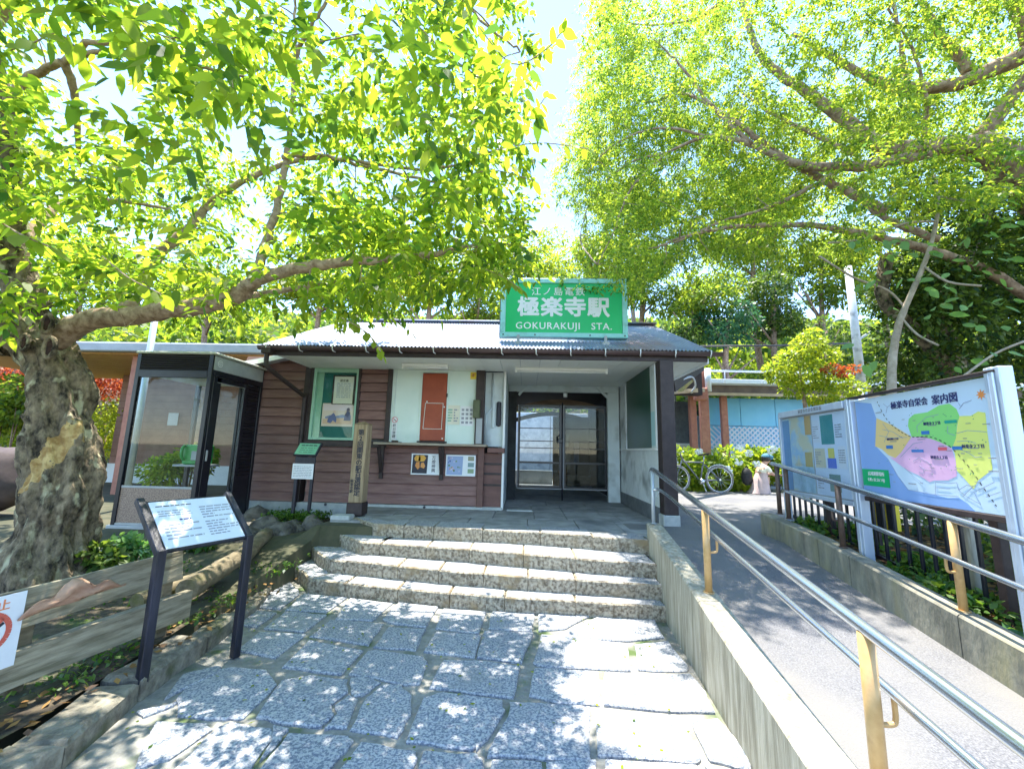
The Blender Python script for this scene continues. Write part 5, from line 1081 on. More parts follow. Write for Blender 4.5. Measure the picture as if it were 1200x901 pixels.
# crouching person beside the hedge
pr = thing('person', (6.15, 11.3, .65), 'person in pale pink skirt and blue cap crouching beside the hydrangea leaves', 'person')
def skin_body(name, verts, edges, radii, m, parent):
    me = bpy.data.meshes.new(name); off = rootloc(parent); me.from_pydata([tuple(Vector(v) - off) for v in verts], edges, []); o = bpy.data.objects.new(name, me); COL.objects.link(o)
    sk = o.modifiers.new('skin', 'SKIN'); sb = o.modifiers.new('sub', 'SUBSURF'); sb.levels = 2
    for i, r_ in enumerate(radii): me.skin_vertices[0].data[i].radius = (r_, r_)
    me.skin_vertices[0].data[0].use_root = True
    dg = bpy.context.evaluated_depsgraph_get(); m2 = bpy.data.meshes.new_from_object(o.evaluated_get(dg)); bpy.data.objects.remove(o)
    m2.materials.clear(); m2.materials.append(m); m2.name = name; o = bpy.data.objects.new(name, m2); COL.objects.link(o); o.parent = parent
    for p in m2.polygons: p.use_smooth = True
    return o
px, py, pz = 6.15, 11.3, .65
V_ = [(px - .12, py, pz + .30), (px - .05, py, pz + .50), (px + .04, py, pz + .68), (px + .08, py, pz + .76), (px + .14, py, pz + .84), (px + .16, py, pz + .92),
      (px + .10, py - .09, pz + .38), (px + .02, py - .10, pz + .06), (px + .14, py - .10, pz + .03), (px + .10, py + .09, pz + .38), (px + .02, py + .10, pz + .06), (px + .14, py + .10, pz + .03),
      (px + .06, py - .16, pz + .66), (px + .20, py - .17, pz + .50), (px + .38, py - .12, pz + .50), (px + .06, py + .16, pz + .66), (px + .20, py + .17, pz + .50), (px + .38, py + .12, pz + .50)]
E_ = [(0, 1), (1, 2), (2, 3), (3, 4), (4, 5), (0, 6), (6, 7), (7, 8), (0, 9), (9, 10), (10, 11), (2, 12), (12, 13), (13, 14), (2, 15), (15, 16), (16, 17)]
skin_body('body', V_, E_, [.15, .13, .13, .055, .095, .09, .075, .05, .035, .075, .05, .035, .055, .042, .03, .055, .042, .03], skinm, pr)
for sy_ in (-1, 1):
    for k in range(5):
        a0 = Vector((px + .39, py + sy_ * .12 + (k - 2) * .014, pz + .50)); mb().tube([a0, a0 + Vector((.04, 0, -.005)), a0 + Vector((.065 - abs(k - 2) * .005, 0, -.03))], [.008, .007, .005], 6).build('finger', skinm, pr)
vs = []; nr = 18
for j, (rx, ry, z, dx) in enumerate(((.12, .15, .58, .02), (.15, .18, .45, -.02), (.19, .22, .30, -.04), (.22, .24, .12, -.07), (.26, .26, .015, -.10))):
    for k in range(nr):
        a = 2 * math.pi * k / nr; f = 1 + .08 * math.sin(a * 6 + j) * (j / 4); vs.append((px + dx + rx * f * math.cos(a), py + ry * f * math.sin(a), pz + z))
mb().add(vs, [(j * nr + k, j * nr + (k + 1) % nr, (j + 1) * nr + (k + 1) % nr, (j + 1) * nr + k) for j in range(4) for k in range(nr)], True).build('skirt', pinkcloth, pr)
skin_body('blouse', [(px - .06, py, pz + .48), (px + .03, py, pz + .66), (px + .06, py - .16, pz + .66), (px + .15, py - .17, pz + .55), (px + .06, py + .16, pz + .66), (px + .15, py + .17, pz + .55)], [(0, 1), (1, 2), (2, 3), (1, 4), (4, 5)], [.15, .14, .07, .06, .07, .06], flat('cream_blouse', (.78, .76, .62), .8), pr)
def dome(c, rx, ry, rz, z0=-.2, n=16, m_=8):
    b = mb(); vs = []
    for j in range(m_ + 1):
        t_ = -math.asin(-z0) + (math.pi / 2 + math.asin(-z0)) * j / m_ if z0 > -1 else -math.pi / 2 + math.pi * j / m_
        for k in range(n): a = 2 * math.pi * k / n; vs.append((c[0] + rx * math.cos(t_) * math.cos(a), c[1] + ry * math.cos(t_) * math.sin(a), c[2] + rz * math.sin(t_)))
    b.add(vs, [(j * n + k, j * n + (k + 1) % n, (j + 1) * n + (k + 1) % n, (j + 1) * n + k) for j in range(m_) for k in range(n)], True); return b
dome((px + .13, py, pz + .90), .105, .1, .12, -.6).build('hair', hairm, pr)
dome((px + .15, py, pz + .94), .115, .11, .10, .0).tube([(px + .2, py, pz + .945), (px + .31, py, pz + .93)], [.085, .05], 10).build('cap', capblue, pr)
mb().add([(px + .255, py - .018, pz + .88), (px + .255, py + .018, pz + .88), (px + .285, py, pz + .855), (px + .25, py, pz + .9)], [(0, 1, 2), (0, 2, 3), (1, 3, 2)]).build('nose', skinm, pr)
for s_ in (-1, 1): mb().tube([(px + .247, py + s_ * .035, pz + .895), (px + .255, py + s_ * .035, pz + .895)], .009, 8).build('eye', ink, pr)
mb().tube([(px + .246, py - .025, pz + .835), (px + .25, py + .025, pz + .835)], .006, 6).build('mouth', flat('lip', (.5, .15, .13)), pr)
tag(dome((px - .33, py + .1, pz + .42), .14, .12, .24, -.9).tube([(px - .36, py + .1, pz + .62), (px - .33, py + .1, pz + .72), (px - .28, py + .1, pz + .62)], .012, 8).build('bag', M('black_bag_cloth', (.012, .012, .014), (.03, .03, .032), scale=20, rough=.7, bump=.3)), 'black bag standing among the leaves to the left of the crouching person', 'bag')

# ================================================================== VEGETATION
from mathutils import noise
# ---- left cherry tree
lt_ = thing('cherry_tree', (-4.25, 3.95, .2), 'old gnarled cherry tree with a thick hollow trunk at the left', 'tree')
path = [at(50, 705, 3.95), at(58, 660, 3.95), at(64, 610, 3.95), at(74, 560, 3.95), at(76, 515, 3.97), at(74, 480, 4.0), at(68, 445, 4.0), at(56, 412, 4.0), at(44, 385, 3.98), at(30, 355, 3.95)]
rad = [.38, .33, .28, .27, .26, .235, .225, .25, .23, .19]
PT = smooth_path(path, 15); n_ = 150; vs = []; NP = len(PT)
for i, p in enumerate(PT):
    f = i / (NP - 1) * (len(rad) - 1); k = min(int(f), len(rad) - 2); r_ = rad[k] + (rad[k + 1] - rad[k]) * (f - k)
    for a in range(n_):
        th = 2 * math.pi * a / n_; d = Vector((math.cos(th), math.sin(th), 0)); q_ = p + d * r_
        tw_ = th + p.z * .45; ridge = noise.noise(Vector((math.cos(tw_) * 2.2, math.sin(tw_) * 2.2, p.z * .35)) * 1.6) * .26 - .10 * abs(noise.noise(Vector((math.cos(tw_) * 6, math.sin(tw_) * 6, p.z * .5))))
        qf = Vector((q_.x, q_.y, q_.z * .45)); lump = noise.noise(q_ * 2.6) * .11 + noise.noise(qf * 7) * .05 + noise.noise(qf * 17) * .022 + noise.noise(q_ * 34) * .010 - abs(noise.noise(qf * 11)) * .04
        flare = .22 * max(0, .35 - (p.z - .2)) * (1 + math.sin(th * 5))
        vs.append(p + d * (r_ * (1 + ridge) + lump + flare))
tr = mb(); tr.add(vs, [(i * n_ + a, i * n_ + (a + 1) % n_, (i + 1) * n_ + (a + 1) % n_, (i + 1) * n_ + a) for i in range(NP - 1) for a in range(n_)], True)
tr.f.append(tuple((NP - 1) * n_ + a for a in range(n_))); tr.sm.append(False)
trunk = tr.build('trunk', barkm_l, lt_); trunk.data.materials.append(barewood)
off = rootloc(lt_)
# bare heartwood where the bark has come away: a patch of the trunk itself, mixed into the bark by place
bt = barkm_l.copy(); bt.name = 'cherry_bark_with_bare_patch'; trunk.data.materials[0] = bt; trunk.data.materials.pop(index=1)
N = bt.node_tree.nodes; Lk = bt.node_tree.links; pr_ = N['Principled BSDF']; old = pr_.inputs['Base Color'].links[0].from_socket
gg = N.new('ShaderNodeNewGeometry'); sp_ = N.new('ShaderNodeSeparateXYZ'); Lk.new(gg.outputs['Position'], sp_.inputs[0])
def mth(op, a, b):
    n_0 = N.new('ShaderNodeMath'); n_0.operation = op
    for k_, v_ in enumerate((a, b)):
        if isinstance(v_, (int, float)): n_0.inputs[k_].default_value = v_
        else: Lk.new(v_, n_0.inputs[k_])
    return n_0.outputs[0]
zz_ = mth('SUBTRACT', sp_.outputs[2], 1.5); xx_ = mth('SUBTRACT', mth('ADD', sp_.outputs[0], 4.36), mth('MULTIPLY', zz_, .28))
e_ = mth('ADD', mth('POWER', mth('ABSOLUTE', mth('DIVIDE', xx_, .085), 0), 2), mth('POWER', mth('ABSOLUTE', mth('DIVIDE', zz_, .40), 0), 2))
nz_ = N.new('ShaderNodeTexNoise'); nz_.inputs['Scale'].default_value = 14; nz_.inputs['Detail'].default_value = 6; Lk.new(gg.outputs['Position'], nz_.inputs['Vector'])
e_ = mth('ADD', e_, mth('MULTIPLY', mth('SUBTRACT', nz_.outputs['Fac'], .5), 2.6)); msk = mth('LESS_THAN', e_, .85); msk = mth('MULTIPLY', msk, mth('LESS_THAN', sp_.outputs[1], 3.95))
r_w = N.new('ShaderNodeValToRGB'); r_w.color_ramp.elements[0].color = (.34, .2, .07, 1); r_w.color_ramp.elements[1].color = (.6, .42, .18, 1); r_w.color_ramp.elements[0].position = .4; r_w.color_ramp.elements[1].position = .6
Lk.new(nz_.outputs['Fac'], r_w.inputs[0]); mxw = N.new('ShaderNodeMix'); mxw.data_type = 'RGBA'; Lk.new(msk, mxw.inputs[0]); Lk.new(old, mxw.inputs[6]); Lk.new(r_w.outputs[0], mxw.inputs[7]); Lk.new(mxw.outputs[2], pr_.inputs['Base Color'])
def knot(px_, py_, y_, r_, m, lab):
    p = at(px_, py_, y_); b = mb(); ring = []
    b.tube([p + Vector((r_ * math.cos(a * math.pi / 8) * .7, -.01, r_ * 1.3 * math.sin(a * math.pi / 8))) for a in range(17)], r_ * .28, 7, cap=False, jit=.25); b.build('knot_rim', barkm_l, lt_)
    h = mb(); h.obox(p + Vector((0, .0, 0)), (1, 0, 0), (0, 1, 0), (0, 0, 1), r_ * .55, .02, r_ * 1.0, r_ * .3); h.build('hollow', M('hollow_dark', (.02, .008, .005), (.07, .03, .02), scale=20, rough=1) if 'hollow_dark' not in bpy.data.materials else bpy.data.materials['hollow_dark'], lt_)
knot(57, 380, 3.70, .07, None, ''); knot(60, 408, 3.68, .075, None, ''); knot(30, 402, 3.70, .06, None, '')
L_limbs = [
 ([(62, 400, 3.9), (80, 388, 3.85), (110, 374, 3.8), (150, 370, 3.75), (215, 361, 3.65), (265, 352, 3.6), (285, 340, 3.55), (305, 326, 3.5), (350, 315, 3.4), (400, 308, 3.35), (460, 304, 3.35), (520, 296, 3.5), (570, 286, 3.8), (612, 290, 4.0)], .115, .008),
 ([(120, 375, 3.85), (150, 360, 4.0), (185, 300, 4.2), (215, 275, 4.3), (245, 240, 4.5), (300, 205, 4.7), (370, 185, 4.8), (450, 200, 4.8), (520, 215, 4.7)], .07, .015),
 ([(295, 332, 3.5), (308, 295, 3.6), (320, 258, 3.7), (333, 200, 3.8), (340, 150, 3.8), (347, 70, 3.7), (362, 35, 3.6), (386, -10, 3.5), (400, -120, 3.3)], .045, .012),
 ([(340, 150, 3.8), (345, 100, 3.75), (346, 30, 3.7), (343, -40, 3.7)], .025, .01), ([(333, 185, 3.8), (370, 182, 3.7), (430, 190, 3.6), (500, 200, 3.5), (560, 185, 3.3)], .028, .008),
 ([(40, 365, 3.95), (15, 300, 3.8), (8, 200, 3.6), (2, 120, 3.4), (-20, 40, 3.2)], .17, .06), ([(4, 130, 3.4), (30, 95, 3.3), (75, 72, 3.2), (120, 60, 3.1)], .05, .02),
 ([(75, 72, 3.2), (87, 110, 3.4), (90, 150, 3.6), (93, 195, 3.8)], .04, .018), ([(15, 300, 3.8), (70, 240, 4.3), (130, 235, 4.8), (200, 245, 5.2)], .06, .015), ([(20, 400, 3.95), (-30, 390, 3.9), (-90, 360, 3.8), (-200, 330, 3.7)], .17, .1),
 ([(75, 72, 3.2), (110, 50, 3.1), (180, 60, 3.0), (240, 80, 3.0), (300, 95, 3.1)], .03, .008), ([(-20, 40, 3.2), (100, -100, 2.9), (300, -220, 2.6), (480, -250, 2.6)], .07, .02), ([(386, -10, 3.5), (450, -40, 3.2), (520, -20, 2.9), (570, 30, 2.6), (610, 60, 2.4)], .02, .006),
 ([(215, 361, 3.65), (300, 345, 4.3), (400, 330, 4.8), (500, 320, 5.0), (580, 310, 5.0)], .04, .01)]
class Tree:
    def __init__(s, rs): s.pts = []; s.tw = []; s.rs = rs; s.bm = mb()
    def limb(s, pts, r0, r1, main, parent, m):
        P = smooth_path(pts, 7); n = len(P); P = [p + Vector(s.rs.normal(0, .006, 3)) for p in P]; rr_ = [r0 + (r1 - r0) * i / (n - 1) for i in range(n)]
        o = mb().tube(P, rr_, 12 if r0 > .05 else 8, jit=.06).build('branch', m, parent)
        for p, r_ in zip(P, rr_): s.pts.append((p.x, p.y, p.z, r_))
    def grow(s, targets, per, sl, maxlen=2.2):
        pool = np.array(s.pts); T = np.array(targets)
        d0 = np.min(np.linalg.norm(T[:, None, :] - pool[None, ::3, :3], axis=2), axis=1); order = np.argsort(d0)
        pool = list(map(tuple, pool))
        arr = np.zeros((len(pool) + len(T) * 4, 4)); m = len(pool); arr[:m] = pool
        for i in order:
            t = T[i]; dd = np.linalg.norm(arr[:m, :3] - t, axis=1); j = int(np.argmin(dd)); L = dd[j]
            if L < .12 or L > maxlen: continue
            p0 = arr[j, :3]; r0 = min(arr[j, 3] * .7, .006 + .008 * L)
            mid = (p0 + t) / 2 + s.rs.normal(0, .06 * L, 3) + np.array([0, 0, .08 * L]); q1 = p0 * .4 + mid * .6; q2 = mid * .45 + t * .55
            P = [Vector(p0), Vector((p0 + mid) / 2 + np.array([0, 0, .03 * L])), Vector(mid), Vector(q2), Vector(t)]
            s.bm.tube(P, [r0, r0 * .85, r0 * .7, r0 * .5, .0025], 5, cap=False)
            for q_ in (P[2], P[4]): arr[m] = (q_.x, q_.y, q_.z, r0 * .6); m += 1
            n = max(3, int(per * (.5 + L)))
            for k in range(n):
                f = s.rs.uniform(.25, 1.05); a = P[0].lerp(P[4], min(f, 1)) if f < .5 else P[2].lerp(P[4], min((f - .5) * 2, 1))
                dr = Vector(unit(((t - p0) / L * .7 + s.rs.normal(0, .75, 3))[None])[0]); dr.z -= .12; l = sl * s.rs.uniform(.6, 1.3)
                s.tw.append((tuple(a), tuple(a + dr * l)))
def inpoly(u, v, poly):
    r = False; n = len(poly)
    for i in range(n):
        (x1, y1), (x2, y2) = poly[i], poly[(i + 1) % n]
        if (y1 > v) != (y2 > v) and u < (x2 - x1) * (v - y1) / (y2 - y1) + x1: r = not r
    return r
def uv(p):
    q_ = Vector(p) - CAM; w_ = q_.dot(_F)
    if w_ < .1: return (-999, -999)
    return 600 + FPX * q_.dot(_A) / w_, 450.5 - FPX * q_.dot(_B) / w_
rsL = np.random.default_rng(3)
TL = Tree(rsL)
for pts, r0, r1 in L_limbs: TL.limb([at(*p) for p in pts], r0, r1, True, lt_, limbm if r0 < .12 else barkm_l)
outL = [(-900, -2500), (500, -2500), (560, -300), (585, 0), (640, 40), (655, 75), (612, 105), (600, 150), (640, 175), (625, 215), (560, 235), (520, 262), (560, 292), (590, 312), (575, 345), (520, 352), (470, 366), (420, 372), (330, 365), (250, 372), (190, 392), (120, 380), (60, 350), (-100, 380), (-900, 400)]
tg = []
while len(tg) < 1080:
    p = (rsL.uniform(-7.5, .9), rsL.uniform(1.1, 6.6), rsL.uniform(2.4, 6.3))
    if p[1] > 5.3 and p[0] > -2.3: continue
    if p[1] < 2.2 and p[2] < 2.9: continue
    xs_, ys_ = p[0] + .056 * p[2], p[1] - .224 * p[2]
    if (xs_ > .38 and ys_ < 4.2) or (ys_ > 4.35 and xs_ > -1.8): continue
    u, v = uv(p)
    if u < -900 or not inpoly(u, v, outL): continue
    # leave some openings of sky
    if (abs(u - 115) < 62 and abs(v - 115) < 45) or (abs(u - 300) < 45 and abs(v - 155) < 30) or (abs(u - 60) < 40 and abs(v - 60) < 30) or (abs(u - 180) < 45 and abs(v - 290) < 14): continue
    if noise.noise(Vector(p) * 1.3) < -.12: continue
    tg.append(p)
while len(tg) < 1210:
    u, v = rsL.uniform(400, 618), rsL.uniform(232, 345)
    if v > 350 - (u - 400) * .06 or v < 215 + abs(u - 520) * .12: continue
    tg.append(tuple(at(u, v, rsL.uniform(3.1, 4.9))))
TL.grow(tg, 7, .34)
TL.bm.build('twigs', limbm, lt_)
def limbv(u): return float(np.interp(u, [80, 110, 150, 215, 265, 300, 350, 400, 460, 520], [388, 374, 369, 361, 352, 331, 315, 308, 304, 296]))
TL.tw = [t_ for t_ in TL.tw if not (lambda q_: 85 < q_[0] < 470 and -16 < q_[1] - limbv(q_[0]) < 26 and t_[1][1] < 3.95)(uv(t_[1]))]
tw = [t_ for t_ in TL.tw if (lambda q_: (q_[1] < 396 or q_[0] < 100) and not (590 < q_[0] < 742 and 338 < q_[1] < 402))(uv(t_[1]))]
P, D, Nn = spray_leaves(tw, 9, rsL)
L_ = rsL.uniform(.06, .105, len(P)); leaves('crown', lf_left, P, D, Nn, L_, L_ * .52, lt_, 6, droop=.22)
# ---- large single leaves close to the camera
def bigleaf(name, m, ribs=7):
    b = mb(); prof = [(0, 0), (.12, .16), (.3, .27), (.5, .29), (.7, .22), (.87, .1), (1, 0)]
    vs = []; 
    for (t_, w_) in prof: vs += [(t_, -w_, .09 * w_ - .12 * t_ * t_ + .0), (t_, 0, -.12 * t_ * t_), (t_, w_, .09 * w_ - .12 * t_ * t_)]
    b.add(vs, [(i * 3 + k, (i + 1) * 3 + k, (i + 1) * 3 + k + 1, i * 3 + k + 1) for i in range(6) for k in range(2)], True); me = b.build(name, m)
    return me
def leafobjs(proto, parent, spots):
    off_ = rootloc(parent)
    for p, d, s_ in spots:
        o = proto.copy(); COL.objects.link(o); o.parent = parent; o.location = Vector(p) - off_
        d = Vector(d).normalized(); x = d; y = Vector((0, 0, 1)).cross(x); y = y.normalized() if y.length > .01 else Vector((0, 1, 0)); z = x.cross(y)
        q_ = Matrix((x, y, z)).transposed().to_quaternion(); o.rotation_mode = 'QUATERNION'; o.rotation_quaternion = q_ @ Matrix.Rotation(rnd.uniform(-.9, .9), 4, 'X').to_quaternion(); o.scale = (s_, s_, s_)
lfp = bigleaf('leaf', lf_left)
spots = []
for tpts in ([(560, 30, 2.5), (600, 75, 2.4), (640, 58, 2.35), (662, 32, 2.3)], [(545, 185, 3.0), (600, 172, 2.9), (640, 168, 2.8), (690, 175, 2.75)], [(600, 172, 2.9), (622, 140, 2.9), (640, 112, 2.85)], [(520, 215, 3.0), (575, 200, 2.9), (625, 212, 2.8)], [(10, 60, 2.0), (40, 50, 1.8), (70, 40, 1.7), (105, 75, 1.8)], [(0, 260, 1.7), (25, 275, 1.6), (60, 290, 1.7)],
             [(120, 300, 2.2), (150, 325, 2.1), (190, 345, 2.1)], [(480, 20, 2.4), (520, 60, 2.4), (560, 90, 2.4)], [(500, 120, 2.6), (550, 140, 2.6), (590, 120, 2.6)], [(560, 312, 3.4), (590, 325, 3.35), (612, 340, 3.3)], [(400, 372, 3.2), (430, 390, 3.1), (448, 415, 3.1)], [(300, 20, 2.1), (350, 50, 2.1), (420, 40, 2.1)], [(150, 20, 1.9), (200, 45, 1.9), (240, 30, 1.9)]):
    P_ = smooth_path([at(*p) for p in tpts], 5)
    mb().tube(P_, [.004] * len(P_), 5).build('twig', limbm, lt_)
    for k, p in enumerate(P_):
        dpr = (P_[min(k + 1, len(P_) - 1)] - P_[max(k - 1, 0)]).normalized(); side = dpr.cross(Vector((0, 0, 1))).normalized() * (1 if k % 2 else -1)
        spots.append((p, dpr * .6 + side * .7 + Vector((0, 0, -.55)) + Vector(rsL.normal(0, .2, 3)), rsL.uniform(.075, .12)))
leafobjs(lfp, lt_, spots); bpy.data.objects.remove(lfp)

# ---- right tree with fine leaves
rt_ = thing('zelkova_tree', (6.2, 5.6, .65), 'tall fine leaved tree whose limbs spread in from the upper right', 'tree')
rsR = np.random.default_rng(9)
TR = Tree(rsR)
R_limbs = [
 ([(1290, 470, 5.8), (1270, 350, 5.6), (1230, 250, 5.4), (1180, 190, 5.2), (1140, 170, 5.1)], .3, .17),
 ([(1155, 168, 5.1), (1090, 172, 5.0), (1045, 175, 5.0), (1010, 155, 5.1), (960, 118, 5.3), (905, 80, 5.5), (880, 40, 5.6), (865, -20, 5.6)], .12, .03),
 ([(1120, 170, 5.1), (1060, 186, 5.0), (990, 196, 5.0), (935, 192, 5.1), (880, 170, 5.3), (830, 160, 5.5), (780, 180, 5.7)], .085, .015),
 ([(1040, 248, 5.2), (1000, 228, 5.2), (960, 208, 5.2), (925, 190, 5.2), (890, 163, 5.3), (850, 135, 5.4)], .06, .03),
 ([(1250, 380, 5.8), (1170, 325, 5.7), (1110, 300, 5.6), (1060, 285, 5.5), (1000, 272, 5.3), (940, 264, 5.2), (880, 265, 5.1), (820, 272, 5.0), (770, 290, 5.0)], .075, .012),
 ([(1000, 180, 5.1), (960, 160, 5.4), (900, 130, 5.8), (860, 100, 6.2)], .04, .015), ([(990, 196, 5.0), (930, 230, 5.1), (880, 250, 5.2), (840, 262, 5.3), (790, 285, 5.3)], .035, .01),
 ([(1210, 60, 4.8), (1140, 92, 5.0), (1100, 102, 5.1), (1040, 100, 5.3), (980, 70, 5.5), (930, 40, 5.6)], .11, .03), ([(1135, 85, 5.0), (1115, 55, 5.0), (1095, 30, 5.0), (1070, -20, 5.0)], .07, .03),
 ([(1065, 110, 5.2), (1057, 60, 5.2), (1045, -10, 5.2)], .035, .02), ([(1150, 160, 5.1), (1180, 120, 4.9), (1210, 80, 4.7)], .1, .06), ([(1080, 172, 5.0), (1085, 120, 4.8), (1070, 60, 4.6), (1040, 10, 4.4)], .025, .012),
 ([(880, 170, 5.3), (830, 120, 5.4), (800, 80, 5.5), (770, 50, 5.6)], .03, .01), ([(850, 135, 5.4), (800, 110, 6.2), (760, 120, 7.0), (720, 110, 7.8)], .03, .01), ([(865, -20, 5.6), (820, 20, 6.4), (760, 30, 7.4), (710, 20, 8.2)], .03, .01), ([(780, 180, 5.7), (740, 190, 6.6), (700, 220, 7.4)], .02, .008), ([(700, 310, 5.3), (680, 280, 6.4), (690, 240, 7.2)], .012, .006), ([(830, 160, 5.5), (770, 150, 5.6), (720, 170, 5.7), (690, 200, 5.7)], .02, .006),
 ([(780, 180, 5.7), (740, 220, 5.6), (720, 270, 5.4), (700, 310, 5.3)], .018, .006), ([(1210, 60, 4.8), (1150, -60, 4.6), (1000, -180, 5.0), (850, -220, 5.4)], .08, .02), ([(1100, 280, 5.5), (1050, 262, 5.6), (1015, 240, 5.7), (1000, 215, 5.8)], .05, .03)]
for pts, r0, r1 in R_limbs: TR.limb([at(*p) for p in pts], r0, r1, True, rt_, barkm_r)
outR = [(690, -2500), (1900, -2500), (1900, 260), (1200, 230), (1080, 250), (1010, 300), (950, 315), (880, 300), (800, 310), (745, 342), (728, 354), (700, 345), (672, 348), (640, 326), (640, 300), (690, 262), (645, 222), (660, 150), (676, 80), (680, 0)]
tg = []
while len(tg) < 3900:
    p = (rsR.uniform(.4, 8.5), rsR.uniform(3.4, 8.2), rsR.uniform(3.3, 8.2)) if len(tg) < 2600 else (rsR.uniform(.8, 4.6), rsR.uniform(6.2, 9.8), rsR.uniform(3.6, 12.5))
    if p[0] < 3.2 and p[1] < 4.5: continue
    xs_, ys_ = p[0] + .056 * p[2], p[1] - .224 * p[2]
    if (ys_ < 3.15 and xs_ < 3.3) or (xs_ < 1.2 and ys_ < 5.2): continue
    u, v = uv(p)
    if u > 1900 or v < -900 or not inpoly(u, v, outR): continue
    if noise.noise(Vector(p) * .8 + Vector((5, 5, 5))) < -.2: continue
    tg.append(p)
TR.grow(tg, 8, .30)
TR.bm.build('twigs', barkm_r, rt_)
TR.tw = [t_ for t_ in TR.tw if (lambda q_: not (586 < q_[0] < 742 and (346 if q_[0] > 655 else 330) < q_[1] < 402))(uv(t_[1]))]
P, D, Nn = spray_leaves(TR.tw, 12, rsR)
L_ = rsR.uniform(.035, .07, len(P)); leaves('crown', lf_right, P, D, Nn, L_, L_ * .45, rt_, 4, droop=.2)

# ---- ivy clad tree and climbing vine at the right
iv = thing('ivy_covered_tree', (5.9, 6.6, .65), 'dark tree thickly covered in ivy behind the map board', 'tree')
mb().tube(smooth_path([at(1135, 520, 6.6), at(1120, 430, 6.6), at(1095, 360, 6.5), at(1130, 290, 6.3), at(1170, 200, 6.2)], 5), .14, 14, jit=.12).build('trunk', barkm_l, iv)
mb().tube(smooth_path([at(1120, 440, 6.5), at(1070, 385, 6.3), at(1035, 350, 6.2), at(1040, 300, 6.2)], 5), .09, 10, jit=.1).build('limb', barkm_l, iv)
cl = [(at(u, v, y), (r_, r_, r_)) for u, v, y, r_ in ((1055, 345, 6.3, .42), (1075, 320, 6.4, .5), (1055, 400, 6.8, .42), (1080, 420, 6.9, .45), (1110, 350, 6.6, .6), (1150, 400, 7.0, .8), (1160, 320, 6.8, .8), (1200, 250, 6.6, .8), (1240, 350, 6.8, 1.0), (1120, 270, 6.6, .55), (1180, 450, 7.0, .8), (1080, 460, 7.2, .5), (1050, 440, 7.5, .4), (1100, 330, 5.9, .42), (1130, 380, 6.0, .42), (1140, 300, 5.8, .4), (1115, 430, 6.2, .35), (1170, 250, 5.7, .4), (1075, 370, 6.1, .3), (1060, 130, 7.2, .45), (1090, 220, 6.8, .5), (1040, 95, 7.6, .35))]
crown('crown', lf_dark, iv, cl, .085, 420, rsR)
vn = thing('climbing_vine', (4.3, 4.7, .9), 'broad heart leaved vine on a pale stem climbing beside the map board', 'vine')
mb().tube(smooth_path([at(1044, 560, 4.95), at(1045, 445, 4.9), at(1047, 410, 4.9), at(1055, 375, 4.8), at(1072, 335, 4.7), at(1090, 290, 4.6), at(1100, 240, 4.5), at(1095, 205, 4.5)], 5), [.05 - .0011 * i for i in range(36)], 12, jit=.1).build('stem', palebark, vn)
for pp in ([(1060, 360, 4.8), (1040, 340, 4.8), (1000, 325, 4.7), (960, 300, 4.7)], [(1130, 440, 4.3), (1165, 415, 4.3), (1200, 400, 4.2)], [(1080, 310, 4.65), (1110, 330, 4.5), (1150, 335, 4.4)], [(1095, 260, 4.5), (1060, 262, 4.6), (1010, 280, 4.6), (970, 285, 4.7)], [(1100, 230, 4.5), (1140, 235, 4.3), (1190, 220, 4.2)], [(1056, 372, 4.8), (1075, 392, 4.7), (1100, 405, 4.6)]):
    mb().tube(smooth_path([at(*p) for p in pp], 4), .012, 7).build('shoot', palebark, vn)
lfp = bigleaf('leaf', lf_vine); spots = []
for _ in range(270):
    u = rsR.uniform(985, 1225); v = rsR.uniform(165, 430); 
    if v > 300 and u < 1075 and rsR.random() < .75: continue
    if v < 230 and u < 1100: continue
    if v > 360 and rsR.random() < .6: continue
    p = at(u, v, rsR.uniform(4.0, 4.9)); spots.append((p, Vector((rsR.normal(-.2, .8), rsR.normal(-.5, .5), -.45)), rsR.uniform(.09, .16)))
leafobjs(lfp, vn, spots); bpy.data.objects.remove(lfp)

